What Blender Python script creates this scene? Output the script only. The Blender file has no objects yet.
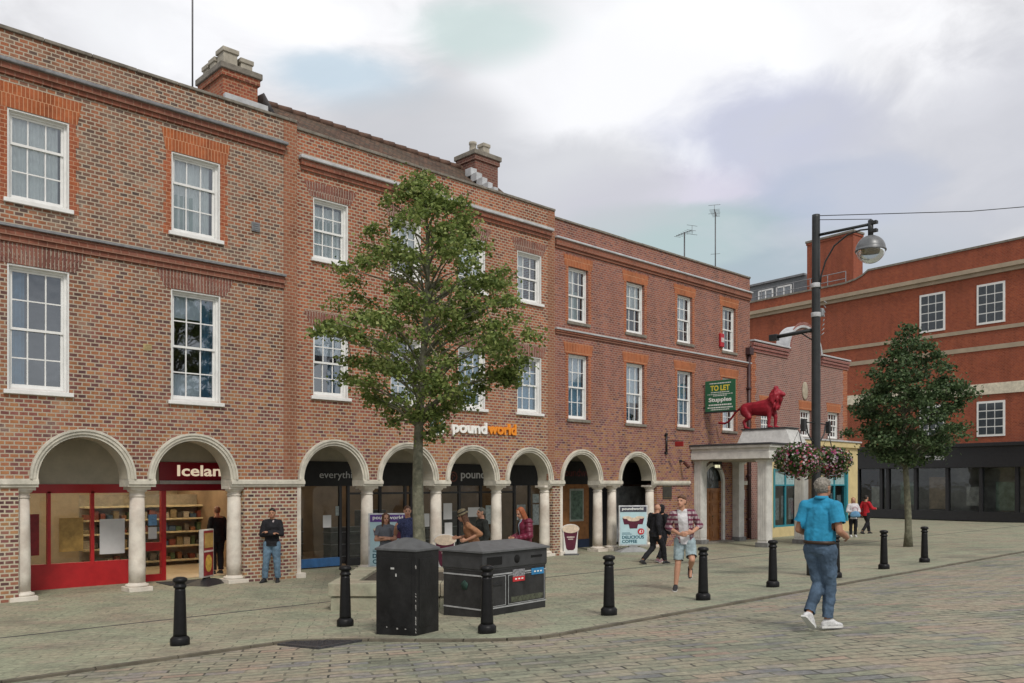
import bpy, bmesh, math, random
from mathutils import Vector, Matrix
PI = math.pi
R = random.Random(7)
scene = bpy.context.scene
COL = scene.collection

# ------------------------------------------------------------------ materials
def lin(r, g, b):
    def f(c):
        c /= 255.0
        return c / 12.92 if c <= 0.04045 else ((c + 0.055) / 1.055) ** 2.4
    return (f(r), f(g), f(b), 1.0)

class NT:
    def __init__(s, mat):
        s.t = mat.node_tree
    def n(s, typ, **kw):
        nd = s.t.nodes.new(typ)
        for k, v in kw.items():
            if k.startswith('i_'):
                nd.inputs[k[2:].replace('_', ' ')].default_value = v
            else:
                setattr(nd, k, v)
        return nd
    def l(s, a, b):
        s.t.links.new(a, b)
    def noise(s, vec, scale, detail=4, rough=0.6):
        nd = s.n('ShaderNodeTexNoise')
        nd.inputs['Scale'].default_value = scale
        nd.inputs['Detail'].default_value = detail
        nd.inputs['Roughness'].default_value = rough
        if vec is not None: s.l(vec, nd.inputs['Vector'])
        return nd.outputs['Fac']
    def ramp(s, fac, stops, interp='LINEAR'):
        nd = s.n('ShaderNodeValToRGB')
        cr = nd.color_ramp
        cr.interpolation = interp
        while len(cr.elements) < len(stops): cr.elements.new(0.5)
        for e, (p, c) in zip(cr.elements, stops):
            e.position = p
            e.color = c if len(c) == 4 else (*c, 1)
        s.l(fac, nd.inputs['Fac'])
        return nd.outputs['Color']
    def mix(s, fac, a, b, mode='MIX'):
        nd = s.n('ShaderNodeMix', data_type='RGBA', blend_type=mode)
        if isinstance(fac, (int, float)): nd.inputs[0].default_value = fac
        else: s.l(fac, nd.inputs[0])
        for v, i in ((a, 6), (b, 7)):
            if isinstance(v, (tuple, list)): nd.inputs[i].default_value = v if len(v) == 4 else (*v, 1)
            else: s.l(v, nd.inputs[i])
        return nd.outputs[2]
    def math(s, op, a, b=0.0):
        nd = s.n('ShaderNodeMath', operation=op)
        for v, i in ((a, 0), (b, 1)):
            if isinstance(v, (int, float)): nd.inputs[i].default_value = v
            else: s.l(v, nd.inputs[i])
        return nd.outputs[0]

_mats = {}
def new_mat(name):
    m = bpy.data.materials.new(name)
    m.use_nodes = True
    return m, NT(m), m.node_tree.nodes['Principled BSDF']

def mat(name, col, rough=0.7, metal=0.0, var=0.25, scale=6.0, bump=0.0, bscale=60.0, emit=0.0, spec=0.4, dirt=None):
    if name in _mats: return _mats[name]
    m, t, b = new_mat(name)
    col = col if len(col) == 4 else (*col, 1)
    tc = t.n('ShaderNodeTexCoord').outputs['Object']
    f = t.noise(tc, scale, 5, 0.65)
    lo = tuple(c * (1 - var) for c in col[:3]); hi = tuple(min(1, c * (1 + var)) for c in col[:3])
    c = t.ramp(f, [(0.3, lo), (0.7, hi)])
    if dirt:
        f2 = t.noise(tc, dirt[1], 6, 0.7)
        fac = t.ramp(f2, [(0.45, (0, 0, 0)), (0.7, (dirt[2],) * 3)])
        c = t.mix(fac, c, dirt[0])
    t.l(c, b.inputs['Base Color'])
    b.inputs['Roughness'].default_value = rough
    b.inputs['Metallic'].default_value = metal
    b.inputs['Specular IOR Level'].default_value = spec
    if bump:
        bn = t.n('ShaderNodeBump'); bn.inputs['Strength'].default_value = bump; bn.inputs['Distance'].default_value = 0.02
        t.l(t.noise(tc, bscale, 4), bn.inputs['Height']); t.l(bn.outputs[0], b.inputs['Normal'])
    if emit:
        t.l(c, b.inputs['Emission Color']); b.inputs['Emission Strength'].default_value = emit
    _mats[name] = m
    return m

def brick_mat(name, stops, mortar, patch, pscale=0.45, pmax=0.6, bw=0.165, rh=0.083, ms=0.0125, grime=0.30, bumpd=0.006, low=None, eff_max=0.3):
    if name in _mats: return _mats[name]
    m, t, b = new_mat(name)
    uv = t.n('ShaderNodeUVMap').outputs[0]
    pos = t.n('ShaderNodeTexCoord').outputs['Object']
    wob = t.n('ShaderNodeTexNoise'); wob.inputs['Scale'].default_value = 5.0; wob.inputs['Detail'].default_value = 2
    t.l(uv, wob.inputs['Vector'])
    vm = t.n('ShaderNodeVectorMath', operation='SCALE'); vm.inputs['Scale'].default_value = 0.012
    t.l(wob.outputs['Color'], vm.inputs[0])
    va = t.n('ShaderNodeVectorMath', operation='ADD'); t.l(uv, va.inputs[0]); t.l(vm.outputs[0], va.inputs[1])
    br = t.n('ShaderNodeTexBrick');
    br.inputs['Scale'].default_value = 1; br.inputs['Brick Width'].default_value = bw; br.inputs['Row Height'].default_value = rh
    br.inputs['Mortar Size'].default_value = ms; br.inputs['Mortar Smooth'].default_value = 0.25
    br.inputs['Color1'].default_value = (0, 0, 0, 1); br.inputs['Color2'].default_value = (1, 1, 1, 1); br.inputs['Mortar'].default_value = (.5, .5, .5, 1)
    t.l(va.outputs[0], br.inputs['Vector'])
    col = t.ramp(br.outputs['Color'], stops)
    big = t.noise(pos, pscale, 5, 0.6)
    fac = t.ramp(big, [(0.38, (0, 0, 0)), (0.68, (pmax,) * 3)])
    col = t.mix(fac, col, patch, 'MIX')
    if low:
        sx = t.n('ShaderNodeSeparateXYZ'); t.l(pos, sx.inputs[0])
        mr = t.n('ShaderNodeMapRange'); t.l(t.math('ADD', sx.outputs[2], t.math('MULTIPLY', t.math('SUBTRACT', big, 0.5), 5.0)), mr.inputs[0])
        mr.inputs[1].default_value = low[1]; mr.inputs[2].default_value = low[2]; mr.inputs[3].default_value = low[3]; mr.inputs[4].default_value = 0.0
        col = t.mix(mr.outputs[0], col, t.ramp(br.outputs['Color'], low[0]))
    fine = t.noise(pos, 9, 6, 0.7)
    col = t.mix(1.0, col, t.ramp(fine, [(0.3, (1 - grime,) * 3), (0.7, (1 + 0.0, 1, 1))]), 'MULTIPLY')
    # pale salts and old repointing in irregular patches, soot in others
    eff = t.noise(pos, 1.1, 7, 0.72)
    col = t.mix(t.ramp(eff, [(0.56, (0, 0, 0)), (0.74, (eff_max,) * 3)]), col, tuple(c * 0.95 for c in mortar[:3]))
    soot = t.noise(pos, 0.8, 6, 0.7)
    col = t.mix(1.0, col, t.ramp(soot, [(0.30, (0.60, 0.58, 0.58)), (0.46, (1, 1, 1))]), 'MULTIPLY')
    # streaky weathering
    mp = t.n('ShaderNodeMapping'); mp.inputs['Scale'].default_value = (1.2, 1.2, 0.16); t.l(pos, mp.inputs[0])
    st = t.noise(mp.outputs[0], 1.6, 5, 0.65)
    col = t.mix(1.0, col, t.ramp(st, [(0.3, (0.66, 0.65, 0.65)), (0.56, (1, 1, 1))]), 'MULTIPLY')
    mcol = t.mix(big, mortar, tuple(c * 0.75 for c in mortar[:3]))
    col = t.mix(br.outputs['Fac'], col, mcol)
    t.l(col, b.inputs['Base Color'])
    b.inputs['Roughness'].default_value = 0.88
    b.inputs['Specular IOR Level'].default_value = 0.25
    bn = t.n('ShaderNodeBump'); bn.inputs['Strength'].default_value = 0.7; bn.inputs['Distance'].default_value = bumpd
    inv = t.math('SUBTRACT', 1.0, br.outputs['Fac'])
    h = t.math('ADD', inv, t.math('MULTIPLY', fine, 0.5))
    t.l(h, bn.inputs['Height']); t.l(bn.outputs[0], b.inputs['Normal'])
    _mats[name] = m
    return m

def paving_mat(name, stops, joint, bw, rh, ms, patch, pscale, rot=0.0, pmax=0.5, offs=0.5):
    m, t, b = new_mat(name)
    tc = t.n('ShaderNodeTexCoord').outputs['Object']
    mp = t.n('ShaderNodeMapping'); mp.inputs['Rotation'].default_value = (0, 0, rot); t.l(tc, mp.inputs[0])
    wob = t.n('ShaderNodeTexNoise'); wob.inputs['Scale'].default_value = 1.3; wob.inputs['Detail'].default_value = 3
    t.l(mp.outputs[0], wob.inputs['Vector'])
    vm = t.n('ShaderNodeVectorMath', operation='SCALE'); vm.inputs['Scale'].default_value = 0.16; t.l(wob.outputs['Color'], vm.inputs[0])
    va = t.n('ShaderNodeVectorMath', operation='ADD'); t.l(mp.outputs[0], va.inputs[0]); t.l(vm.outputs[0], va.inputs[1])
    br = t.n('ShaderNodeTexBrick'); br.offset = offs
    br.inputs['Scale'].default_value = 1; br.inputs['Brick Width'].default_value = bw; br.inputs['Row Height'].default_value = rh
    br.inputs['Mortar Size'].default_value = ms; br.inputs['Mortar Smooth'].default_value = 0.3
    br.inputs['Color1'].default_value = (0, 0, 0, 1); br.inputs['Color2'].default_value = (1, 1, 1, 1); br.inputs['Mortar'].default_value = (.5, .5, .5, 1)
    t.l(va.outputs[0], br.inputs['Vector'])
    col = t.ramp(br.outputs['Color'], stops)
    big = t.noise(tc, pscale, 5, 0.65)
    col = t.mix(t.ramp(big, [(0.42, (0, 0, 0)), (0.66, (pmax,) * 3)]), col, patch)
    fine = t.noise(tc, 14, 8, 0.75)
    col = t.mix(1.0, col, t.ramp(fine, [(0.28, (0.5, 0.5, 0.52)), (0.6, (1.1, 1.1, 1.08))]), 'MULTIPLY')
    stain = t.noise(tc, 0.9, 6, 0.7)
    col = t.mix(1.0, col, t.ramp(stain, [(0.32, (0.66, 0.66, 0.70)), (0.52, (1, 1, 1))]), 'MULTIPLY')
    spots = t.n('ShaderNodeTexVoronoi'); spots.inputs['Scale'].default_value = 2.6; t.l(tc, spots.inputs['Vector'])
    col = t.mix(t.ramp(spots.outputs['Distance'], [(0.035, (0.6,) * 3), (0.06, (0, 0, 0))]), col, (0.10, 0.10, 0.095))
    jf = t.math('MULTIPLY', br.outputs['Fac'], t.ramp(t.noise(tc, 2.2, 4), [(0.36, (0.12,) * 3), (0.62, (1, 1, 1))]))
    col = t.mix(jf, col, joint)
    t.l(col, b.inputs['Base Color'])
    rr = t.ramp(stain, [(0.3, (0.55,) * 3), (0.6, (0.85,) * 3)])
    t.l(rr, b.inputs['Roughness']); b.inputs['Specular IOR Level'].default_value = 0.3
    bn = t.n('ShaderNodeBump'); bn.inputs['Strength'].default_value = 0.6; bn.inputs['Distance'].default_value = 0.012
    h = t.math('ADD', t.math('SUBTRACT', 1.0, br.outputs['Fac']), t.math('MULTIPLY', fine, 0.8))
    h = t.math('ADD', h, t.math('MULTIPLY', t.math('MULTIPLY', br.outputs['Color'], 1.0), 0.4))
    t.l(h, bn.inputs['Height']); t.l(bn.outputs[0], b.inputs['Normal'])
    return m

def glass_mat(name, tint, refl, rough=0.03):
    if name in _mats: return _mats[name]
    m = bpy.data.materials.new(name); m.use_nodes = True
    t = NT(m); t.t.nodes.clear()
    out = t.n('ShaderNodeOutputMaterial')
    tr = t.n('ShaderNodeBsdfTransparent'); tr.inputs[0].default_value = (*tint, 1)
    gl = t.n('ShaderNodeBsdfGlossy'); gl.inputs['Roughness'].default_value = rough
    gl.inputs['Color'].default_value = (0.9, 0.95, 1.0, 1)
    tc = t.n('ShaderNodeTexCoord').outputs['Object']
    bn = t.n('ShaderNodeBump'); bn.inputs['Strength'].default_value = 0.06; bn.inputs['Distance'].default_value = 0.05
    t.l(t.noise(tc, 1.8, 2), bn.inputs['Height']); t.l(bn.outputs[0], gl.inputs['Normal'])
    fr = t.n('ShaderNodeFresnel'); fr.inputs['IOR'].default_value = 1.5
    f = t.math('MINIMUM', t.math('ADD', fr.outputs[0], refl), 0.9)
    mx = t.n('ShaderNodeMixShader'); t.l(f, mx.inputs[0]); t.l(tr.outputs[0], mx.inputs[1]); t.l(gl.outputs[0], mx.inputs[2])
    t.l(mx.outputs[0], out.inputs[0])
    _mats[name] = m
    return m

def leaf_mat(name, stops, rough=0.55, trans=0.25):
    m = bpy.data.materials.new(name); m.use_nodes = True
    t = NT(m); t.t.nodes.clear()
    out = t.n('ShaderNodeOutputMaterial')
    g = t.n('ShaderNodeNewGeometry')
    c = t.ramp(g.outputs['Random Per Island'], stops)
    d = t.n('ShaderNodeBsdfPrincipled'); t.l(c, d.inputs['Base Color']); d.inputs['Roughness'].default_value = rough
    d.inputs['Specular IOR Level'].default_value = 0.35
    tl = t.n('ShaderNodeBsdfTranslucent'); t.l(c, tl.inputs[0])
    mx = t.n('ShaderNodeMixShader'); mx.inputs[0].default_value = trans
    t.l(d.outputs[0], mx.inputs[1]); t.l(tl.outputs[0], mx.inputs[2]); t.l(mx.outputs[0], out.inputs[0])
    return m

# ------------------------------------------------------------------ mesh builder
class MB:
    def __init__(s):
        s.bm = bmesh.new(); s.uv = s.bm.loops.layers.uv.new('UVMap'); s.mi = 0
    def _face(s, vs, uv=None):
        try: f = s.bm.faces.new(vs)
        except ValueError: return None
        f.material_index = s.mi
        return f
    def poly(s, pts):
        return s._face([s.bm.verts.new(p) for p in pts])
    def box(s, x0, x1, y0, y1, z0, z1, bev=0.0, M=None):
        vs = []
        for z in (z0, z1):
            for (x, y) in ((x0, y0), (x1, y0), (x1, y1), (x0, y1)):
                p = Vector((x, y, z)); vs.append(s.bm.verts.new(M @ p if M else p))
        fs = [(3, 2, 1, 0), (4, 5, 6, 7), (0, 1, 5, 4), (1, 2, 6, 5), (2, 3, 7, 6), (3, 0, 4, 7)]
        faces = [s._face([vs[i] for i in f]) for f in fs]
        if bev:
            es = {e for f in faces for e in f.edges}
            r = bmesh.ops.bevel(s.bm, geom=list(es), offset=bev, segments=2, affect='EDGES', profile=0.5)
            for f in r['faces']: f.material_index = s.mi
        return s
    def frustum(s, pb, pt, z0, z1):
        """closed prism between polygon pb at z0 and pt at z1 (same count)"""
        a = [s.bm.verts.new((*p, z0)) for p in pb]; b = [s.bm.verts.new((*p, z1)) for p in pt]
        n = len(a)
        s._face(a[::-1]); s._face(b)
        for i in range(n): s._face([a[i], a[(i + 1) % n], b[(i + 1) % n], b[i]])
        return s
    def prism_y(s, pts, y0, y1):
        """polygon in xz extruded between y0 (front) and y1"""
        a = [s.bm.verts.new((x, y0, z)) for x, z in pts]; b = [s.bm.verts.new((x, y1, z)) for x, z in pts]
        n = len(a)
        s._face(a); s._face(b[::-1])
        for i in range(n): s._face([a[(i + 1) % n], a[i], b[i], b[(i + 1) % n]])
        return s
    def prism_x(s, pts, x0, x1):
        """polygon in yz extruded along x"""
        a = [s.bm.verts.new((x0, y, z)) for y, z in pts]; b = [s.bm.verts.new((x1, y, z)) for y, z in pts]
        n = len(a)
        s._face(a[::-1]); s._face(b)
        for i in range(n): s._face([a[i], a[(i + 1) % n], b[(i + 1) % n], b[i]])
        return s
    def lathe(s, prof, c=(0, 0, 0), n=24, M=None, cap=True):
        rings = []
        for r, z in prof:
            ring = []
            for k in range(n):
                a = 2 * PI * k / n
                p = Vector((r * math.cos(a), r * math.sin(a), z))
                if M: p = M @ p
                ring.append(s.bm.verts.new(p + Vector(c)))
            rings.append(ring)
        for i in range(len(rings) - 1):
            for k in range(n):
                f = s._face([rings[i][k], rings[i][(k + 1) % n], rings[i + 1][(k + 1) % n], rings[i + 1][k]])
                if f: f.smooth = True
        if cap:
            s._face(rings[0][::-1]); s._face(rings[-1])
        return s
    def tube(s, pts, rad, n=8, cap=True):
        pts = [Vector(p) for p in pts]
        rad = rad if isinstance(rad, (list, tuple)) else [rad] * len(pts)
        rings = []; up = Vector((0.31, 0.2, 1)).normalized()
        for i, p in enumerate(pts):
            d = (pts[min(i + 1, len(pts) - 1)] - pts[max(i - 1, 0)]).normalized()
            a = d.cross(up)
            if a.length < 1e-3: a = d.cross(Vector((1, 0, 0)))
            a.normalize(); b = d.cross(a)
            rings.append([s.bm.verts.new(p + (a * math.cos(2 * PI * k / n) + b * math.sin(2 * PI * k / n)) * rad[i]) for k in range(n)])
        for i in range(len(rings) - 1):
            for k in range(n):
                f = s._face([rings[i][k], rings[i + 1][k], rings[i + 1][(k + 1) % n], rings[i][(k + 1) % n]])
                if f: f.smooth = True
        if cap: s._face(rings[0]); s._face(rings[-1][::-1])
        return s
    def ball(s, c, r, sub=2, M=None):
        rr = r if isinstance(r, (tuple, list)) else (r, r, r)
        T = Matrix.Translation(c) @ (M.to_4x4() if M else Matrix()) @ Matrix.Diagonal((*rr, 1))
        res = bmesh.ops.create_icosphere(s.bm, subdivisions=sub, radius=1, matrix=T)
        for v in res['verts']:
            for f in v.link_faces: f.smooth = True; f.material_index = s.mi
        return res['verts']
    def hull(s, ells, sub=2):
        """convex hull of ellipsoids [(centre, radii or r, M)]"""
        vs = []
        for e in ells:
            c, r = e[0], e[1]; M = e[2] if len(e) > 2 else None
            rr = r if isinstance(r, (tuple, list)) else (r, r, r)
            T = Matrix.Translation(c) @ (M.to_4x4() if M else Matrix()) @ Matrix.Diagonal((*rr, 1))
            tmp = bmesh.new(); bmesh.ops.create_icosphere(tmp, subdivisions=sub, radius=1, matrix=T)
            vs += [v.co.copy() for v in tmp.verts]; tmp.free()
        h = bmesh.new()
        for c in vs: h.verts.new(c)
        bmesh.ops.convex_hull(h, input=list(h.verts), use_existing_faces=False)
        loose = [v for v in h.verts if not v.link_faces]
        bmesh.ops.delete(h, geom=loose, context='VERTS')
        mp = {}
        for f in h.faces:
            ff = []
            for v in f.verts:
                if v not in mp: mp[v] = s.bm.verts.new(v.co)
                ff.append(mp[v])
            nf = s._face(ff)
            if nf: nf.smooth = True
        h.free()
        return s
    def do_uv(s):
        s.bm.normal_update()
        for f in s.bm.faces:
            n = f.normal; ax = max(range(3), key=lambda i: abs(n[i]))
            for lp in f.loops:
                c = lp.vert.co
                lp[s.uv].uv = (c.y, c.z) if ax == 0 else ((c.x, c.z) if ax == 1 else (c.x, c.y))
    def mesh(s, name):
        s.do_uv()
        me = bpy.data.meshes.new(name); s.bm.to_mesh(me); s.bm.free()
        return me

def tag(o, label=None, cat=None, group=None, kind=None):
    if label: o['label'] = label
    if cat: o['category'] = cat
    if group: o['group'] = group
    if kind: o['kind'] = kind
    return o

def link(name, me, mats, parent=None, world=False):
    o = bpy.data.objects.new(name, me); COL.objects.link(o)
    for m in (mats if isinstance(mats, (list, tuple)) else [mats]): me.materials.append(m)
    if parent is not None:
        o.parent = parent
        if world and parent.type == 'EMPTY': o.matrix_parent_inverse = parent.matrix_basis.inverted()
    return o
def obj(name, mb, mats, parent=None, world=False):
    return link(name, mb.mesh(name), mats, parent, world)
def thing(name, label, cat, loc=(0, 0, 0), rz=0.0, group=None):
    o = bpy.data.objects.new(name, None); COL.objects.link(o)
    o.empty_display_size = 0.2
    o.location = loc; o.rotation_euler = (0, 0, rz)
    o.matrix_basis = Matrix.Translation(loc) @ Matrix.Rotation(rz, 4, 'Z')
    return tag(o, label, cat, group)
def dup(root, loc, rz=0.0, label=None, group=None):
    r = root.copy(); COL.objects.link(r); r.location = loc; r.rotation_euler = (0, 0, rz)
    if label: r['label'] = label
    if group: r['group'] = group
    for ch in list(root.children):
        c = ch.copy(); COL.objects.link(c); c.parent = r
        for g in list(ch.children):
            d = g.copy(); COL.objects.link(d); d.parent = c
    return r

def text_mesh(body, w=None, h=None, ext=0.004, bold=0.0, name='lettering'):
    """flat text standing in the xz plane facing -y, lower left of its box at the origin"""
    cu = bpy.data.curves.new('tmp_text', 'FONT'); cu.body = body; cu.size = 1.0; cu.extrude = 0.02; cu.offset = bold
    cu.resolution_u = 3
    o = bpy.data.objects.new('tmp_text', cu); COL.objects.link(o)
    dg = bpy.context.evaluated_depsgraph_get(); dg.update()
    me = bpy.data.meshes.new_from_object(o.evaluated_get(dg))
    bpy.data.objects.remove(o); bpy.data.curves.remove(cu)
    me.name = name
    xs = [v.co.x for v in me.vertices]; ys = [v.co.y for v in me.vertices]
    x0, x1, y0, y1 = min(xs), max(xs), min(ys), max(ys)
    sy = (h / (y1 - y0)) if h else None
    sx = (w / (x1 - x0)) if w else None
    if sx is None: sx = sy
    if sy is None: sy = sx
    for v in me.vertices:
        x, y, z = v.co
        v.co = ((x - x0) * sx, -z / 0.02 * ext, (y - y0) * sy)
    return me
def text(name, body, m, pos, w=None, h=None, parent=None, ext=0.006, bold=0.0, world=False, rz=0.0):
    me = text_mesh(body, w, h, ext, bold, name)
    me.transform(Matrix.Translation(pos) @ Matrix.Rotation(rz, 4, 'Z'))
    return link(name, me, m, parent, world)

def gz(y):
    v = -y
    if v <= 0: return 0.0
    if v < 14: return 0.003 * v * v
    return 0.588 + 0.05 * (min(v, 30) - 14)
# ------------------------------------------------------------------ camera
cam = bpy.data.cameras.new('camera'); camo = bpy.data.objects.new('camera', cam); COL.objects.link(camo)
CX, CY, CZ = -9.214, -18.868, 2.3256
camo.location = (CX, CY, CZ)
camo.rotation_euler = (PI / 2, 0, -math.radians(90 - 46.238))
cam.sensor_width = 36; cam.lens = 36 * 860 / 1024
cam.shift_y = (483 - 341.5) / 1024
cam.clip_end = 3000; cam.clip_start = 0.1
scene.camera = camo

# ------------------------------------------------------------------ sky and sun
w = bpy.data.worlds.new('World'); scene.world = w; w.use_nodes = True
t = NT(w); t.t.nodes.clear()
SUN_EL, SUN_AZ = math.radians(48), math.radians(205)   # azimuth of the sun measured from +y clockwise
out = t.n('ShaderNodeOutputWorld')
sky = t.n('ShaderNodeTexSky', sky_type='NISHITA'); sky.sun_disc = False
sky.sun_elevation = SUN_EL; sky.sun_rotation = SUN_AZ
bg1 = t.n('ShaderNodeBackground'); bg1.inputs['Strength'].default_value = 0.08; t.l(sky.outputs[0], bg1.inputs[0])
tc = t.n('ShaderNodeTexCoord').outputs['Generated']
mp = t.n('ShaderNodeMapping'); mp.inputs['Scale'].default_value = (1.0, 1.0, 2.3); t.l(tc, mp.inputs[0])
dist = t.n('ShaderNodeTexNoise'); dist.inputs['Scale'].default_value = 2.0; dist.inputs['Detail'].default_value = 3; t.l(mp.outputs[0], dist.inputs['Vector'])
sc_ = t.n('ShaderNodeVectorMath', operation='SCALE'); sc_.inputs['Scale'].default_value = 0.45; t.l(dist.outputs['Color'], sc_.inputs[0])
ad = t.n('ShaderNodeVectorMath', operation='ADD'); t.l(mp.outputs[0], ad.inputs[0]); t.l(sc_.outputs[0], ad.inputs[1])
cl = t.noise(ad.outputs[0], 2.1, 9, 0.57)
cloud = t.ramp(cl, [(0.28, lin(140, 143, 152)), (0.40, lin(180, 181, 184)), (0.50, lin(210, 209, 210)), (0.60, lin(238, 237, 238)), (0.7, lin(250, 250, 250))])
def px_dir(px, py):
    a = math.radians(46.238)
    u = (px - 512) / 860; v = (483 - py) / 860
    d = (math.sin(a), math.cos(a)); n = (math.cos(a), -math.sin(a))
    return Vector((u * d[0] + d[1], -(u * n[0] + n[1]), v)).normalized()
def blob(col, cloud, px, py, width, colour, amount, stretch=2.2):
    """a bank of brighter or tinted cloud round one compass direction of the sky"""
    D = px_dir(px, py)
    df = t.n('ShaderNodeVectorMath', operation='SUBTRACT'); t.l(tc, df.inputs[0]); df.inputs[1].default_value = D
    s2 = t.n('ShaderNodeVectorMath', operation='MULTIPLY'); t.l(df.outputs[0], s2.inputs[0]); s2.inputs[1].default_value = (1, 1, stretch)
    ln = t.n('ShaderNodeVectorMath', operation='LENGTH'); t.l(s2.outputs[0], ln.inputs[0])
    dd = t.math('ADD', ln.outputs['Value'], t.math('MULTIPLY', t.math('SUBTRACT', cl, 0.5), 0.9 * width * 3))
    f = t.n('ShaderNodeMapRange', interpolation_type='SMOOTHSTEP'); t.l(dd, f.inputs[0])
    f.inputs[1].default_value = width * 0.35; f.inputs[2].default_value = width; f.inputs[3].default_value = amount; f.inputs[4].default_value = 0
    return t.mix(f.outputs[0], col, colour)
SKYBLOBS = [(700, 70, .26, lin(248, 248, 249), .95, 1.6), (620, 120, .2, lin(240, 239, 240), .7, 1.6), (330, 150, .2, lin(214, 212, 214), .6, 2),
            (330, 70, .12, lin(186, 204, 216), .8, 3.0), (470, 28, .13, lin(196, 212, 208), .8, 3.4), (800, 130, .15, lin(178, 181, 202), .8, 2.2),
            (670, 205, .15, lin(192, 184, 204), .6, 3.4), (740, 240, .15, lin(152, 174, 176), .85, 3.4), (640, 238, .12, lin(172, 190, 186), .6, 3.4), (820, 265, .15, lin(166, 176, 184), .7, 3), (650, 240, .12, lin(176, 192, 190), .7, 3.0),
            (850, 185, .10, lin(152, 168, 196), .85, 2.6), (560, 190, .16, lin(190, 190, 193), .7, 3), (420, 130, .14, lin(188, 188, 190), .6, 3), (150, 30, .12, lin(238, 238, 239), .7, 2), (980, 120, .25, lin(196, 196, 202), .7, 2)]
col = cloud
for px, py, wd, c, am, stt in SKYBLOBS: col = blob(col, cloud, px, py, wd, c, am, stt)
bg2 = t.n('ShaderNodeBackground'); bg2.inputs['Strength'].default_value = 0.92; t.l(col, bg2.inputs[0])
mx = t.n('ShaderNodeMixShader'); mx.inputs[0].default_value = 0.86
t.l(bg1.outputs[0], mx.inputs[1]); t.l(bg2.outputs[0], mx.inputs[2]); t.l(mx.outputs[0], out.inputs[0])

sd = bpy.data.lights.new('sun', 'SUN'); so = bpy.data.objects.new('sun', sd); COL.objects.link(so)
sd.energy = 1.5; sd.angle = math.radians(11); sd.color = (1.0, 0.95, 0.88)
sdir = Vector((math.sin(SUN_AZ) * math.cos(SUN_EL), math.cos(SUN_AZ) * math.cos(SUN_EL), math.sin(SUN_EL)))
so.rotation_euler = sdir.to_track_quat('Z', 'Y').to_euler(); so.location = sdir * 60
scene.view_settings.view_transform = 'Standard'; scene.view_settings.look = 'None'
scene.view_settings.exposure = 0.45; scene.view_settings.gamma = 1; scene.view_settings.use_curve_mapping = False
scene.cycles.max_bounces = 8; scene.cycles.transparent_max_bounces = 24
scene.cycles.use_denoising = True

# ------------------------------------------------------------------ ground
road_m = paving_mat('setts', [(0.0, (.20, .21, .15)), (0.2, (.30, .31, .225)), (0.45, (.26, .275, .195)), (0.65, (.33, .315, .235)), (0.8, (.215, .22, .22)), (0.92, (.32, .33, .235)), (1.0, (.33, .25, .195))],
                    (.055, .055, .045, 1), 0.44, 0.185, 0.015, (.37, .265, .205), 0.9, rot=math.radians(33), pmax=0.55)
pave_m = paving_mat('flagstones', [(0.0, (.275, .295, .21)), (0.35, (.325, .34, .24)), (0.6, (.30, .32, .225)), (0.8, (.34, .345, .25)), (1.0, (.33, .31, .23))],
                    (.14, .14, .105, 1), 0.46, 0.20, 0.010, (.39, .29, .22), 0.7, rot=math.radians(33), pmax=0.5)
kerb_m = mat('kerb_stone_shade_line', (.13, .115, .085), .85, var=.35, scale=3, bump=.3)  # stone darkened to draw the shadow line of the kerb drop
def kerb_y(x):
    if x < -3.5: return -8.42
    if x > -1.3: return -11.2
    f = (x + 3.5) / 2.2; f = f * f * (3 - 2 * f)
    return -8.42 + (-11.2 + 8.42) * f

def ylist(y0, y1, n): return [y0 + (y1 - y0) * i / n for i in range(n + 1)]
mb = MB()
xs = [-500, -200, -80, -40, -20, 0, 20, 40, 60, 100, 250, 700]; ys = [-600, -200, -80, -50, -40, -35] + ylist(-30, 0, 40) + [20, 60, 150, 300, 700]
g = [[mb.bm.verts.new((x, y, gz(y) - 0.035)) for y in ys] for x in xs]
for i in range(len(xs) - 1):
    for j in range(len(ys) - 1): mb._face([g[i][j], g[i + 1][j], g[i + 1][j + 1], g[i][j + 1]]).smooth = True
tag(obj('road', mb, road_m), kind='structure')
mb = MB()
xs = [-60, -30, -15, -10, -7, -5, -4, -3.5] + [-3.4 + 0.1 * i for i in range(21)] + [-1.3, 0, 3, 6, 10, 15, 20, 30, 40, 50, 60]
fr = [1 - i / 28 for i in range(29)]
g = [[mb.bm.verts.new((x, kerb_y(x) * f, gz(kerb_y(x) * f))) for f in fr] + [mb.bm.verts.new((x, 12, 0))] for x in xs]
for i in range(len(xs) - 1):
    for j in range(len(fr)): mb._face([g[i][j], g[i + 1][j], g[i + 1][j + 1], g[i][j + 1]]).smooth = True
tag(obj('pavement', mb, pave_m), kind='structure')
mb = MB()   # kerb stones, each with a small gap
xs2 = []
x = -60.0
while x < 60:
    step = 0.95 if not (-4 < x < -1) else 0.32
    xa, xb = x + 0.006, x + step - 0.006
    def nrm(x):
        d = (kerb_y(x + .05) - kerb_y(x - .05)) / .1
        L = math.hypot(1, d); return (d / L, -1 / L)
    jit = R.uniform(-.004, .006)
    P = []
    for xx in (xa, xb):
        n = nrm(xx); y = kerb_y(xx)
        P.append(((xx - n[0] * .0, y - n[1] * .0), (xx + n[0] * .06, y + n[1] * .06)))
    top = [(*P[0][0], gz(P[0][0][1]) + .002 + jit), (*P[1][0], gz(P[1][0][1]) + .002 + jit), (*P[1][1], gz(P[1][1][1]) - .004 + jit), (*P[0][1], gz(P[0][1][1]) - .004 + jit)]
    a = [mb.bm.verts.new(p) for p in top]; b = [mb.bm.verts.new((p[0], p[1], p[2] - .12)) for p in top]
    mb._face([a[0], a[3], a[2], a[1]])
    for i in range(4): mb._face([a[i], a[(i + 1) % 4], b[(i + 1) % 4], b[i]])
    x += step
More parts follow.
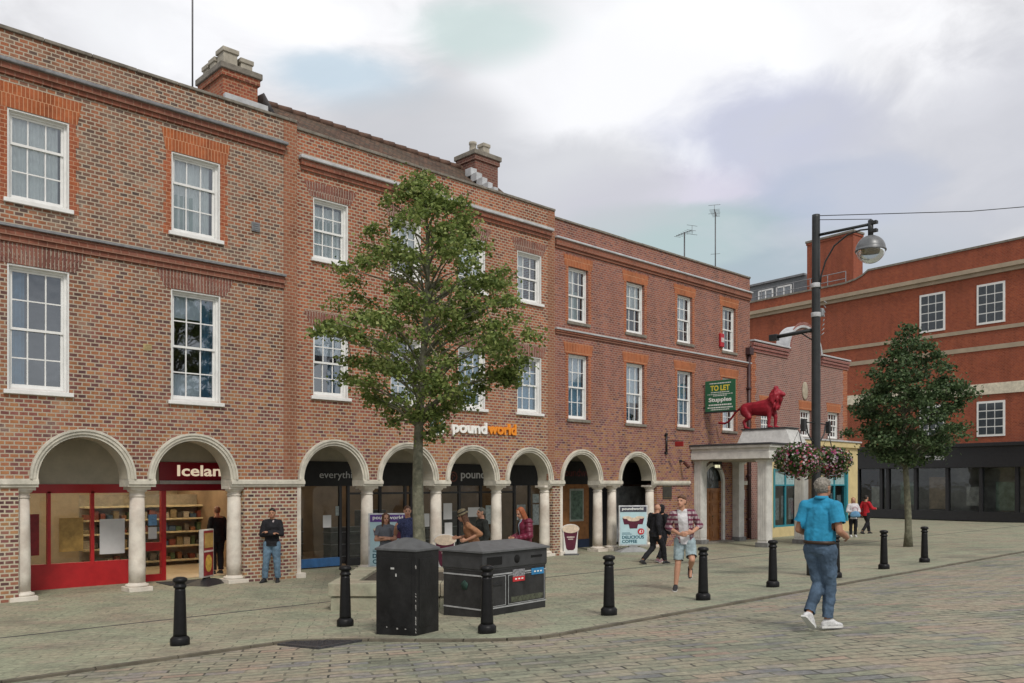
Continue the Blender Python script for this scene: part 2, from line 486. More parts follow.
tag(obj('kerb', mb, kerb_m), kind='structure')
# drainage slot running along the pavement
mb = MB()
x = -40.0
while x < 45:
    ya = -4.62 + 0.04 * math.sin(x * .3)
    mb.box(x, x + .99, ya - .028, ya + .028, gz(ya) - .02, gz(ya) + .004); x += 1.0
tag(obj('drainage_channel', mb, mat('channel_iron', (.06, .06, .065), .6, .3, var=.3)), kind='structure')
# cover set in the paving by the kerb
cov = thing('manhole_cover', 'dark iron access cover set in the kerb line near the square bin', 'manhole cover', (-3.05, -8.88, gz(-8.88) - .012), math.radians(8))
cov.rotation_euler = (-math.radians(3.0), 0, math.radians(8))
mb = MB()
for a in ((-.5, .5, -.42, -.36), (-.5, .5, .36, .42), (-.5, -.44, -.36, .36), (.44, .5, -.36, .36)): mb.box(*a, -.05, .008)
iron = mat('cover_iron', (.075, .075, .08), .5, .5, var=.35, scale=12, bump=.2)
obj('cover_frame', mb, iron, cov)
mb = MB(); mb.box(-.435, .435, -.355, .355, -.05, -.002)
for i in range(-8, 9):
    mb.box(i * .05 - .008, i * .05 + .008, -.35, .35, -.002, .003)
for j in range(-6, 7): mb.box(-.43, .43, j * .055 - .006, j * .055 + .006, -.002, .002)
obj('cover_plate', mb, iron, cov)
# ------------------------------------------------------------------ building materials
BR_A_UP = brick_mat('brick_burnt_red', [(0, (.115, .08, .07)), (.2, (.18, .105, .08)), (.42, (.28, .12, .075)), (.6, (.38, .135, .07)), (.8, (.45, .17, .08)), (1, (.30, .18, .125))],
                    (.47, .40, .31), (.30, .19, .14), pscale=0.9, pmax=.5, ms=.0135, eff_max=.6,
                    low=([(0, (.15, .075, .075)), (.3, (.30, .105, .085)), (.55, (.42, .17, .085)), (.8, (.46, .22, .10)), (1, (.31, .115, .10))], 4.2, 7.6, .9))
BR_B = brick_mat('brick_orange_red', [(0, (.17, .07, .055)), (.2, (.32, .10, .06)), (.5, (.44, .14, .07)), (.75, (.50, .175, .085)), (1, (.31, .105, .07))],
                 (.46, .39, .29), (.34, .125, .075), pscale=0.6, pmax=.4, ms=.013,
                 low=([(0, (.16, .07, .08)), (.25, (.33, .115, .10)), (.5, (.42, .18, .085)), (.75, (.46, .225, .10)), (1, (.29, .11, .11))], 3.2, 5.6, .95))
BR_C = brick_mat('brick_plum_red', [(0, (.18, .085, .08)), (.25, (.29, .105, .08)), (.5, (.37, .135, .09)), (.75, (.40, .155, .10)), (1, (.27, .105, .09))],
                 (.38, .27, .22), (.32, .12, .085), pscale=0.6, pmax=.5, ms=.010, rh=.075,
                 low=([(0, (.12, .06, .075)), (.25, (.32, .11, .11)), (.5, (.40, .20, .085)), (.75, (.43, .23, .09)), (1, (.26, .11, .13))], 3.2, 5.6, .8))
BR_D = brick_mat('brick_dusty_pink', [(0, (.19, .085, .08)), (.3, (.30, .12, .10)), (.6, (.36, .155, .12)), (1, (.27, .12, .115))], (.40, .32, .27), (.32, .16, .13), pscale=.5, pmax=.4)
BR_E = brick_mat('brick_bright_red', [(0, (.29, .065, .03)), (.4, (.37, .09, .04)), (.7, (.42, .11, .045)), (1, (.32, .08, .04))], (.31, .12, .08), (.32, .09, .055), pscale=.35, pmax=.6, grime=.3)
PIER = brick_mat('brick_pier_mixed', [(0, (.075, .05, .055)), (.22, (.22, .085, .08)), (.45, (.40, .16, .095)), (.65, (.48, .27, .12)), (.85, (.32, .10, .09)), (1, (.17, .11, .11))],
                 (.55, .49, .37), (.35, .17, .12), pscale=.8, pmax=.25, ms=.016)
RUB = brick_mat('rubbed_orange_brick', [(0, (.40, .11, .04)), (.5, (.50, .145, .05)), (1, (.45, .13, .05))], (.58, .30, .17), (.40, .135, .07), pscale=1.6, pmax=.6, bw=.075, rh=.30, ms=.0085, grime=.4)
RUBJ = brick_mat('rubbed_orange_jamb', [(0, (.38, .10, .045)), (.5, (.47, .135, .055)), (1, (.42, .12, .055))], (.52, .29, .18), (.36, .13, .08), pscale=1.6, pmax=.6, ms=.009, grime=.4)
LINT = brick_mat('gauged_brick', [(0, (.20, .085, .075)), (.5, (.30, .12, .085)), (1, (.25, .11, .09))], (.40, .32, .26), (.28, .12, .09), bw=.075, rh=.60, ms=.011)
QUOIN = brick_mat('dressed_red_brick', [(0, (.30, .11, .06)), (.5, (.38, .145, .075)), (1, (.34, .13, .08))], (.38, .26, .18), (.30, .14, .10), pmax=.4)
MOULD = brick_mat('moulded_red_brick', [(0, (.26, .095, .06)), (.5, (.34, .12, .07)), (1, (.30, .12, .08))], (.32, .17, .12), (.24, .12, .10), pmax=.5, rh=.11)
STONE = mat('limestone', (.60, .565, .48), .85, var=.2, scale=3.5, bump=.25, bscale=40, dirt=((.27, .26, .21, 1), 1.7, .55))
STONE_COL = mat('column_stone', (.66, .61, .53), .8, var=.18, scale=2.5, bump=.2, bscale=30, dirt=((.40, .31, .25, 1), 1.4, .6))
PORT = mat('portico_stone', (.62, .61, .57), .75, var=.14, scale=3, bump=.15, bscale=30, dirt=((.38, .37, .35, 1), 2.2, .5))
COPE = mat('coping_stone', (.20, .18, .15), .9, var=.35, scale=5, bump=.4)
LEAD = mat('lead_flashing', (.20, .205, .215), .65, .1, var=.3, scale=6)
LEADL = mat('pale_lead', (.45, .46, .47), .6, var=.2, scale=4)
WHITE = mat('white_paint', (.74, .74, .72), .5, var=.08, scale=5)
CREAMP = mat('cream_plaster', (.50, .46, .37), .85, var=.15, scale=2, dirt=((.33, .30, .25, 1), 1.5, .4))
CEIL = mat('arcade_ceiling_paint', (.46, .43, .36), .85, var=.1)
INNER = mat('room_backing', (.12, .12, .12), .9)
TILE = brick_mat('roof_tiles', [(0, (.085, .06, .045)), (.4, (.14, .085, .06)), (.7, (.19, .105, .07)), (1, (.11, .09, .07))], (.035, .03, .025), (.13, .10, .07), pscale=.7, pmax=.6, bw=.17, rh=.11, ms=.008, bumpd=.02)
BLACK = mat('black_gloss', (.018, .018, .02), .35, var=.2)
BLACKM = mat('black_matt', (.025, .025, .027), .7, var=.2)
GLASS_SKY = glass_mat('window_glass', (.86, .92, .93), .14)
GLASS_LOW = glass_mat('window_glass_lower', (.80, .88, .93), .16)
GLASS_SHOP = glass_mat('shop_glass', (.75, .78, .78), .03)
NET = mat('net_curtain', (.82, .82, .80), .95, var=.1)
GREEN_C = mat('pale_green_curtain', (.36, .44, .40), .95, var=.15)
BLUE_C = mat('blue_curtain', (.10, .24, .36), .95, var=.2)
PBLUE_C = mat('pale_blue_blind', (.42, .60, .72), .95, var=.15)
WBLIND = mat('white_blind', (.84, .86, .88), .95, var=.08)

# ------------------------------------------------------------------ facade helpers
def facade(mb, x0, x1, z0, z1, y, ops, depth=.2):
    """wall sheet facing -y with real openings. ops: ('r',xa,xb,za,zb) or ('a',xc,r,zs): half round above zs"""
    xs = {x0, x1}
    for o in ops:
        if o[0] == 'r': xs |= {o[1], o[2]}
        else:
            for k in range(33): xs.add(round(o[1] - o[2] * math.cos(PI * k / 32), 5))
    xs = sorted(x for x in xs if x0 - 1e-6 <= x <= x1 + 1e-6)
    def q(xa, xb, zla, zra, zlb, zrb):
        if zlb - zla < 1e-4 and zrb - zra < 1e-4: return
        mb.poly([(xa, y, zla), (xb, y, zra), (xb, y, zrb), (xa, y, zlb)])
    for xa, xb in zip(xs, xs[1:]):
        if xb - xa < 1e-6: continue
        m = (xa + xb) / 2; cur = (z0, z0); L = []
        for o in ops:
            if o[0] == 'r' and o[1] < m < o[2]: L.append((o[3], o[3], o[4], o[4]))
            if o[0] == 'a' and abs(m - o[1]) < o[2]:
                f = lambda x: o[3] + math.sqrt(max(0, o[2] ** 2 - (x - o[1]) ** 2))
                L.append((o[3], o[3], f(xa), f(xb)))
        for a, b, c, d in sorted(L):
            q(xa, xb, cur[0], cur[1], a, b); cur = (c, d)
        q(xa, xb, cur[0], cur[1], z1, z1)
    for o in ops:
        if o[0] == 'r':
            _, xa, xb, za, zb = o; d = y + depth
            mb.poly([(xa, y, za), (xa, y, zb), (xa, d, zb), (xa, d, za)])
            mb.poly([(xb, y, za), (xb, d, za), (xb, d, zb), (xb, y, zb)])
            mb.poly([(xa, y, zb), (xb, y, zb), (xb, d, zb), (xa, d, zb)])
            mb.poly([(xa, y, za), (xa, d, za), (xb, d, za), (xb, y, za)])
    return mb

def arc_sweep(mb, cx, zc, prof, a0=0, a1=PI, n=40):
    """closed profile [(r, y)] swept round (cx, zc) in the xz plane"""
    rings = []
    for k in range(n + 1):
        a = a0 + (a1 - a0) * k / n
        rings.append([mb.bm.verts.new((cx + r * math.cos(a), yy, zc + r * math.sin(a))) for r, yy in prof])
    m = len(prof)
    for k in range(n):
        for i in range(m):
            f = mb._face([rings[k][i], rings[k][(i + 1) % m], rings[k + 1][(i + 1) % m], rings[k + 1][i]])
    mb._face(rings[0][::-1]); mb._face(rings[-1])
    return mb

WSEED = random.Random(3)
def window(root, x0, x1, z0, z1, y, cols, top, bot, split=.5, lining=True, curtain=None, glass=None, sill='white', bar=.026):
    fr = MB()
    yi = y + .10
    jam = .075 if lining else .055
    if lining:
        fr.box(x0 + .002, x0 + .03, y + .012, yi, z0, z1); fr.box(x1 - .03, x1 - .002, y + .012, yi, z0, z1); fr.box(x0 + .03, x1 - .03, y + .012, yi, z1 - .03, z1 - .002)
    # box frame
    fr.box(x0 + .003, x0 + jam, yi, yi + .10, z0, z1); fr.box(x1 - jam, x1 - .003, yi, yi + .10, z0, z1)
    fr.box(x0 + jam, x1 - jam, yi, yi + .10, z1 - jam, z1 - .003); fr.box(x0 + jam, x1 - jam, yi - .015, yi + .10, z0, z0 + .05)
    ax, bx, az, bz = x0 + jam, x1 - jam, z0 + .05, z1 - jam
    zr = az + (bz - az) * split
    for (za, zb, rows, yy) in ((zr - .025, bz, top, yi + .035), (az, zr + .025, bot, yi + .065)):
        fr.box(ax, ax + .045, yy, yy + .028, za, zb); fr.box(bx - .045, bx, yy, yy + .028, za, zb)
        fr.box(ax + .045, bx - .045, yy, yy + .028, zb - .045, zb); fr.box(ax + .045, bx - .045, yy, yy + .028, za, za + (.05 if yy < yi + .05 else .075))
        for i in range(1, cols):
            xx = ax + (bx - ax) * i / cols; fr.box(xx - bar / 2, xx + bar / 2, yy + .003, yy + .022, za + .05, zb - .045)
        for j in range(1, rows):
            zz = za + (zb - za) * j / rows; fr.box(ax + .045, bx - .045, yy + .004, yy + .021, zz - bar / 2, zz + bar / 2)
    wd = obj('window', fr, WHITE, root, True)
    p = MB()
    p.poly([(ax, yi + .055, zr), (bx, yi + .055, zr), (bx, yi + .055, bz), (ax, yi + .055, bz)])
    p.poly([(ax, yi + .085, az), (bx, yi + .085, az), (bx, yi + .085, zr), (ax, yi + .085, zr)])
    obj('pane', p, glass or GLASS_SKY, wd)
    s = MB()
    if sill == 'white': s.box(x0 - .07, x1 + .07, y - .07, yi - .02, z0 - .085, z0 - .002, .008)
    else: s.box(x0 - .08, x1 + .08, y - .055, yi - .02, z0 - .10, z0 - .002, .01)
    obj('sill', s, WHITE if sill == 'white' else COPE, wd)
    def pleat(xa, xb, za, zb, m, depth=.02, yb=.15, freq=9):
        c = MB(); n = max(6, int((xb - xa) * freq * 6)); ph = WSEED.random() * 6
        vs = []
        for i in range(n + 1):
            xx = xa + (xb - xa) * i / n; yy = yi + yb + depth * math.sin(i * 1.05 + ph + .7 * math.sin(i * .37))
            vs.append((c.bm.verts.new((xx, yy, za)), c.bm.verts.new((xx, yy, zb))))
        for i in range(n): c._face([vs[i][0], vs[i + 1][0], vs[i + 1][1], vs[i][1]]).smooth = True
        obj('curtain', c, m, wd)
    W = bx - ax; Hh = bz - az
    for cu in (curtain or []):
        k, a, b, c_, d = cu[:5]
        pleat(ax + W * a, ax + W * b, az + Hh * c_, az + Hh * d, k, depth=.006 if k in (WBLIND, PBLUE_C) else .03)
    return wd

def impost(mb, xa, xb, y):
    mb.box(xa, xb, y - .05, y + .47, 2.245, 2.30); mb.box(xa - .0, xb + .0, y - .085, y + .475, 2.30, 2.375); mb.box(xa, xb, y - .06, y + .47, 2.375, 2.41)

def arch(root, xc, y, rin=.86):
    m = MB(); s = 2.41
    r = rin
    arc_sweep(m, xc, s, [(r, y - .03), (r + .055, y - .03), (r + .055, y + .45), (r, y + .45)])
    arc_sweep(m, xc, s, [(r + .055, y - .065), (r + .115, y - .065), (r + .115, y + .03), (r + .055, y + .03)])
    arc_sweep(m, xc, s, [(r + .115, y - .09), (r + .16, y - .09), (r + .16, y + .03), (r + .115, y + .03)])
    a = obj('arch', m, STONE, root, True)
    q = MB()
    n = 32
    for k in range(n):
        a0, a1 = PI * k / n, PI * (k + 1) / n
        q._face([q.bm.verts.new((xc + (r - .004) * math.cos(t_), yy, s + (r - .004) * math.sin(t_))) for t_, yy in ((a0, y - .02), (a1, y - .02), (a1, y + .46), (a0, y + .46))]).smooth = True
    obj('soffit', q, CREAMP, a)
    return a
ARCH_S = 2.41
def column(root, x, y, half=False):
    m = MB()
    m.lathe([(.168, .17), (.172, .5), (.169, .9), (.160, 1.5), (.149, 2.03)], (x, y, 0), 28)
    c = obj('column', m, STONE_COL, root, True)
    m = MB(); m.box(x - .25, x + .25, y - .25, y + .25, -.02, .09, .01); m.lathe([(.235, .09), (.245, .115), (.235, .14), (.19, .15), (.172, .175)], (x, y, 0), 28)
    obj('base', m, STONE_COL, c)
    m = MB(); m.lathe([(.149, 2.02), (.164, 2.03), (.164, 2.055), (.151, 2.06), (.152, 2.12), (.19, 2.14), (.205, 2.165), (.205, 2.18)], (x, y, 0), 28); m.box(x - .215, x + .215, y - .215, y + .215, 2.18, 2.245, .006)
    obj('capital', m, STONE_COL, c)
    return c

def coping(mb, x0, x1, y, z, d=.45, h=.07):
    x = x0
    while x < x1 - .01:
        xe = min(x + .9, x1); mb.box(x + .004, xe - .004, y - .05, y + d, z, z + h + R.uniform(-.006, .006), .012); x = xe

def chimney(root, x0, x1, y0, y1, z0, z1, pots, brick, name='chimney', world=True):
    m = MB(); m.box(x0, x1, y0, y1, z0, z1 - .32)
    m.box(x0 - .05, x1 + .05, y0 - .05, y1 + .05, z1 - .32, z1 - .16)
    c = obj(name, m, brick, root, world)
    m = MB(); m.box(x0 - .1, x1 + .1, y0 - .1, y1 + .1, z1 - .16, z1, .02); obj('chimney_cap', m, COPE, c)
    for (px, py, r, h, sq) in pots:
        m = MB()
        if sq: m.box(px - r, px + r, py - r, py + r, z1, z1 + h, .02); m.box(px - r * 1.18, px + r * 1.18, py - r * 1.18, py + r * 1.18, z1 + h - .12, z1 + h, .015)
        else: m.lathe([(r * 1.1, z1), (r, z1 + .06), (r * .92, z1 + h - .1), (r * 1.1, z1 + h - .08), (r * 1.1, z1 + h), (r * .8, z1 + h)], (px, py, 0), 16)
        obj('chimney_pot', m, mat('pot_clay', (.36, .33, .27), .9, var=.25), c)
    return c

def shell(root, x0, x1, y0, y1, ztop, m, name='rear_wall'):
    b = MB()
    b.poly([(x0, y0, 3.5), (x0, y0, ztop), (x0, y1, ztop), (x0, y1, 3.5)]); b.poly([(x1, y0, 3.5), (x1, y1, 3.5), (x1, y1, ztop), (x1, y0, ztop)])
    b.poly([(x0, y1, 0), (x0, y1, ztop), (x1, y1, ztop), (x1, y1, 0)])
    obj(name, b, m, root, True)
    b = MB(); b.poly([(x0, 2.6, 3.5), (x1, 2.6, 3.5), (x1, 2.6, ztop), (x0, 2.6, ztop)])  # added backing and slab that keep the rooms behind the windows dark
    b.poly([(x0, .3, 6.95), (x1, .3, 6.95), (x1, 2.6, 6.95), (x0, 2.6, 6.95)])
    obj('room_backing', b, INNER, root, True)

def arcade_ceiling(root, x0, x1, y):
    b = MB(); b.poly([(x0, y + .0, 3.52), (x0, 1.75, 3.52), (x1, 1.75, 3.52), (x1, y + .0, 3.52)]); obj('arcade_ceiling', b, CEIL, root, True)

# ================================================================== A : the building at the left end
YA = -.05
bA = thing('brick_building', 'mottled grey and red brick building with the red food shop under its arch', 'building', (0, 0, 0))
wl = MB()
wA = [(-1.55, -.43)]; WALL = (-4.75, -3.63)
opsA = [('r', -1.55, -.43, 7.86, 9.62), ('r', -1.56, -.42, 4.15, 6.6), ('r', *WALL, 7.86, 9.62), ('r', *WALL, 4.15, 6.6)]
archA = [-1.05, -3.35]
facade(wl, -14, 1.52, 2.41, 11.1, YA, opsA + [('a', c, .92, 2.41) for c in archA])
wl.box(-14, 1.52, YA + .005, .42, 10.65, 11.1)
obj('wall', wl, BR_A_UP, bA, True)
m = MB(); m.box(.16, 1.53, YA, .42, -.1, 2.245); m.box(-14, -4.55, YA, .42, -.1, 2.245)
obj('pier', m, PIER, bA, True)
m = MB()
for z0 in (.0,): m.box(1.17, 1.525, YA - .012, YA + .1, 2.42, 11.1)
obj('quoin_strip', m, QUOIN, bA, True)
m = MB()
impost(m, -14, archA[1] - .86, YA); impost(m, archA[1] + .86, archA[0] - .86, YA); impost(m, archA[0] + .86, 1.50, YA)
obj('impost_band', m, STONE, bA, True)
for c in archA: arch(bA, c, YA)
for x in (.02, -2.2, -4.45): column(bA, x, .19)
# string course and cornice
m = MB()
m.box(-14, 1.15, YA - .05, YA, 7.02, 7.13); m.box(-14, 1.17, YA - .09, YA, 7.13, 7.20); m.box(-14, 1.15, YA - .055, YA, 7.20, 7.29)
obj('string_course', m, MOULD, bA, True)
m = MB(); m.box(-14, 1.19, YA - .12, YA, 7.29, 7.345, .008); obj('string_capping', m, LEAD, bA, True)
m = MB(); m.box(-14, 1.15, YA - .05, YA, 10.24, 10.33); m.box(-14, 1.16, YA - .10, YA, 10.33, 10.45); obj('cornice', m, MOULD, bA, True)
m = MB(); m.box(-14, 1.22, YA - .17, YA, 10.45, 10.53, .02); obj('cornice_capping', m, LEAD, bA, True)
m = MB(); coping(m, -14, 1.52, YA, 11.1); obj('coping', m, COPE, bA, True)
# window dressings
for x0, x1 in ((-1.55, -.43), WALL):
    m = MB()
    m.prism_y([(x0 - .13, 9.625), (x1 + .15, 9.625), (x1 + .24, 10.10), (x0 - .22, 10.10)], YA - .006, YA + .05)
    obj('flat_arch', m, RUB, bA, True)
    for side in (0, 1):
        m = MB()
        for k in range(24):
            wd = .12 if (k // 3) % 2 else .18
            xa, xb = (x0 - wd, x0 - .001) if side == 0 else (x1 + .001, x1 + wd)
            m.box(xa, xb, YA - .005, YA + .05, 7.78 + k * .0767, 7.78 + (k + 1) * .0767)
        obj('window_dressing', m, RUBJ, bA, True)
for x0, x1 in ((-1.56, -.42), WALL):
    n = 22; m = MB()
    for k in range(n):
        f0, f1 = k / n, (k + .82) / n
        xb0, xb1 = x0 - .12 + (x1 - x0 + .24) * f0, x0 - .12 + (x1 - x0 + .24) * f1
        xt0, xt1 = x0 - .34 + (x1 - x0 + .68) * f0, x0 - .34 + (x1 - x0 + .68) * f1
        m.prism_y([(xb0, 6.605), (xb1, 6.605), (xt1, 7.01), (xt0, 7.01)], YA - .008, YA + .03)
    obj('flat_arch', m, LINT, bA, True)
window(bA, -1.55, -.43, 7.86, 9.62, YA, 3, 1, 2, .66, True, [(NET, 0, .93, .0, 1), (GREEN_C, 0, .55, 0, .52)], GLASS_SKY)
window(bA, -1.56, -.42, 4.15, 6.6, YA, 3, 2, 2, .5, True, [(BLUE_C, .72, 1, 0, .98), (WBLIND, 0, .70, 0, .24), (WBLIND, 0, .7, .78, 1)], GLASS_LOW)
window(bA, *WALL, 7.86, 9.62, YA, 3, 1, 2, .66, True, [(NET, 0, .93, .0, 1)], GLASS_SKY)
window(bA, *WALL, 4.15, 6.6, YA, 3, 2, 2, .5, True, [(BLUE_C, 0, .3, 0, 1)], GLASS_LOW)
m = MB(); m.box(.33, .53, YA - .05, YA, 8.24, 8.46, .01)
for i in range(4): m.box(.35, .51, YA - .06, YA - .045, 8.27 + i * .047, 8.295 + i * .047)
obj('wall_vent', m, LEAD, bA, True)
m = MB(); m.box(-2.16, -1.98, YA - .012, YA, 5.18, 5.32)
for k in range(4): m.box(-2.14, -2.0, YA - .02, YA - .012, 5.2 + k * .03, 5.212 + k * .03)
obj('air_brick', m, mat('buff_terracotta', (.42, .33, .17), .8), bA, True)
shell(bA, -14, 1.5, .42, 9, 11.0, BR_A_UP)
arcade_ceiling(bA, -14, 1.5, YA)
def roof_ridge(root, x0, x1, m=TILE):
    b = MB()
    b.poly([(x0, .8, 10.9), (x1, .8, 10.9), (x1, 3.3, 12.95), (x0, 3.3, 12.95)]); b.poly([(x0, 3.3, 12.95), (x1, 3.3, 12.95), (x1, 9, 10.0), (x0, 9, 10.0)])
    b.poly([(x0, .8, 10.9), (x0, 3.3, 12.95), (x0, 9, 10.0)]); b.poly([(x1, .8, 10.9), (x1, 9, 10.0), (x1, 3.3, 12.95)])
    r = obj('roof', b, m, root, True)
    b = MB(); x = x0
    while x < x1 - .1:
        b.tube([(x, 3.3, 12.94), (min(x + .44, x1), 3.3, 12.955)], [.10, .115], 10); x += .45
    obj('ridge_tiles', b, mat('ridge_clay', (.12, .07, .05), .9, var=.3), r)
    b = MB(); b.poly([(x0, .35, 10.95), (x1, .35, 10.95), (x1, .8, 10.92), (x0, .8, 10.92)]); obj('gutter', b, LEAD, r)
    return r
roof_flat = MB(); roof_flat.poly([(-14, .35, 10.95), (1.5, .35, 10.95), (1.5, 9, 10.95), (-14, 9, 10.95)]); obj('roof', roof_flat, LEAD, bA, True)
BR_CH2 = brick_mat('brick_chimney_brown', [(0, (.14, .07, .06)), (.5, (.25, .095, .07)), (1, (.19, .08, .065))], (.26, .18, .14), (.20, .09, .07), pscale=1, pmax=.5)
BR_CH = brick_mat('brick_chimney_orange', [(0, (.30, .075, .045)), (.4, (.40, .11, .06)), (.8, (.44, .14, .07)), (1, (.20, .08, .065))], (.40, .24, .15), (.36, .15, .09), pscale=1, pmax=.5)
chimney(bA, .60, 1.55, 2.0, 3.35, 10.9, 13.02, [(.80, 3.12, .16, .32, 1), (.80, 2.72, .16, .36, 1), (.86, 2.30, .19, .48, 1), (1.30, 2.26, .16, .34, 1)], BR_CH)
m = MB(); m.box(.6, 1.78, 1.86, 1.99, 11.6, 12.22, .01); m.poly([(1.68, 1.9, 12.55), (1.68, 3.3, 12.7), (2.25, 3.3, 12.3), (2.25, 1.9, 11.75)]); obj('chimney_flashing', m, LEADL, bA, True)

# ------- food shop behind the first arch
REDP = mat('red_shop_paint', (.42, .018, .022), .35, var=.12)
DKRED = mat('dark_red_fascia', (.26, .008, .02), .35, var=.1)
sf = thing('shopfront', 'red framed food shop entrance with lit red sign behind the first arch', 'shopfront', (0, 1.7, 0))
m = MB(); m.box(-1.12, 1.45, 1.70, 1.84, 2.385, 2.83, .01); fz = obj('fascia', m, DKRED, sf, True)
text('lettering', 'Iceland', mat('lit_cream_letters', (.75, .62, .45), .5, var=.02, emit=.5), (-.70, 1.69, 2.49), w=1.36, h=.27, parent=fz, bold=.02)
m = MB(); m.box(-1.12, 1.45, 1.68, 1.82, 2.30, 2.383); obj('light_strip', m, mat('pale_grey_strip', (.45, .43, .42), .6), sf, True)
m = MB(); m.box(-1.75, 1.45, 1.73, 1.83, 2.14, 2.298); obj('header', m, DKRED, sf, True)
m = MB()
m.box(-1.07, -.96, 1.71, 1.83, 0, 2.14)
m.box(-1.75, -1.07, 1.72, 1.82, 0, .16); m.box(-1.75, -1.07, 1.73, 1.81, .72, .92); m.box(-1.75, -1.69, 1.72, 1.82, .16, 2.14)
obj('door_frame', m, REDP, sf, True)
m = MB(); m.box(.66, .80, 1.71, 1.83, 0, 2.14); m.box(.80, 1.0, 1.74, 1.80, 0, 2.14); m.box(1.0, 1.1, 1.71, 1.83, 0, 2.14); obj('sliding_door', m, REDP, sf, True)
m = MB(); m.poly([(-1.69, 1.78, .16), (-1.07, 1.78, .16), (-1.07, 1.78, 2.14), (-1.69, 1.78, 2.14)]); obj('shop_window', m, GLASS_SHOP, sf, True)
m = MB(); m.box(-1.36, -1.16, 1.765, 1.772, 1.0, 1.28); obj('notice', m, mat('paper', (.6, .6, .6), .8, var=.05), sf, True)
m = MB(); m.box(-1.36, -1.16, 1.765, 1.772, 1.32, 1.58); obj('notice', m, mat('blue_paper', (.15, .3, .5), .8, var=.3, scale=20), sf, True)
# rest of the back wall of the arcade, and partitions
m = MB(); m.poly([(-14, 1.75, 2.298), (1.5, 1.75, 2.298), (1.5, 1.75, 3.52), (-14, 1.75, 3.52)]); m.poly([(-14, 1.75, 0), (-4.5, 1.75, 0), (-4.5, 1.75, 2.3), (-14, 1.75, 2.3)]); m.poly([(1.1, 1.75, 0), (1.5, 1.75, 0), (1.5, 1.75, 2.3), (1.1, 1.75, 2.3)])
obj('arcade_back_wall', m, CREAMP, bA, True)
m = MB()
for x in (-4.5, -3.55, -2.65): m.box(x, x + .07, 1.72, 1.82, .55, 2.14)
m.box(-4.5, -1.75, 1.71, 1.83, 0, .55); m.box(-4.5, -1.75, 1.72, 1.82, 2.10, 2.298)
obj('window_frame', m, REDP, sf, True)
m = MB(); m.poly([(-4.43, 1.78, .55), (-1.75, 1.78, .55), (-1.75, 1.78, 2.1), (-4.43, 1.78, 2.1)]); obj('shop_window', m, GLASS_SHOP, sf, True)
for x_, z_, w_, h_, c_ in ((-4.3, .75, .6, .9, 'poster_red'), (-3.3, .8, .5, .75, 'food_photo'), (-2.45, .7, .55, .8, 'paper')):
    m = MB(); m.box(x_, x_ + w_, 1.765, 1.773, z_, z_ + h_); obj('notice', m, mat(c_, {'poster_red': (.22, .012, .016), 'food_photo': (.36, .22, .06), 'paper': (.6, .6, .6)}[c_], .5, var=.3), sf, True)
# shop interior: floor, warm walls, lit ceiling
m = MB()
m.poly([(-4.6, 1.76, .01), (2.6, 1.76, .01), (2.6, 7.5, .01), (-4.6, 7.5, .01)]); m.poly([(-4.6, 7.5, 0), (2.6, 7.5, 0), (2.6, 7.5, 2.6), (-4.6, 7.5, 2.6)])
m.poly([(-4.6, 1.76, 0), (-4.6, 7.5, 0), (-4.6, 7.5, 2.6), (-4.6, 1.76, 2.6)]); m.poly([(2.6, 1.76, 0), (2.6, 1.76, 2.6), (2.6, 7.5, 2.6), (2.6, 7.5, 0)]); m.poly([(-4.6, 1.76, 2.6), (2.6, 1.76, 2.6), (2.6, 7.5, 2.6), (-4.6, 7.5, 2.6)])
obj('shop_interior', m, mat('shop_inner_paint', (.42, .33, .22), .8, var=.1), sf, True)
for k in range(3):
    m = MB(); m.box(-4.2, 2.2, 2.6 + k * 1.6, 2.75 + k * 1.6, 2.54, 2.58); obj('ceiling_light', m, mat('shop_tube', (1, .86, .62), .5, var=0, emit=9), sf, True)
shv = thing('display_shelf', 'tall grocery shelf of packets inside the red shop entrance', 'shelving', (-.1, 5.2, 0))
m = MB(); m.box(-1.6, 2.3, .42, .47, 0, 2.0); obj('back_panel', m, mat('shelf_back', (.30, .26, .20), .7), shv)
for z in (.15, .55, .95, 1.32, 1.68):
    m = MB(); m.box(-1.6, 2.3, 0, .42, z - .025, z + .02); obj('shelf', m, mat('shelf_edge', (.50, .42, .26), .6), shv)
pcols = [(.16, .045, .03), (.20, .15, .08), (.06, .05, .04), (.30, .26, .20), (.05, .08, .12), (.07, .10, .05), (.20, .09, .045), (.12, .10, .08)]
pm = [mat('packet_%s' % n, c, .5, var=.35, scale=25) for n, c in zip(('red', 'tan', 'brown', 'cream', 'blue', 'green', 'orange', 'umber'), pcols)]
base = MB(); base.box(-.11, .11, -.1, .1, 0, .24, .01); pme = [None] * 8
for i in range(8):
    b = MB(); b.box(-.11, .11, -.1, .1, 0, .24, .01); pme[i] = b.mesh('food_packet'); pme[i].materials.append(pm[i])
for z in (.17, .57, .97, 1.34):
    for k in range(20):
        o = bpy.data.objects.new('food_packet', pme[R.randrange(8)]); COL.objects.link(o)
        o.location = (-.1 - 1.5 + k * .19 + R.uniform(-.02, .02), 5.2 + .2 + R.uniform(-.03, .05), z); o.scale = (R.uniform(.5, .85), 1, R.choice([R.uniform(.35, .6), R.uniform(.6, 1.05)]))
        tag(o, 'food packet standing among others on the grocery shelf inside the red shop entrance', 'packet', 'packets on the grocery shelf')

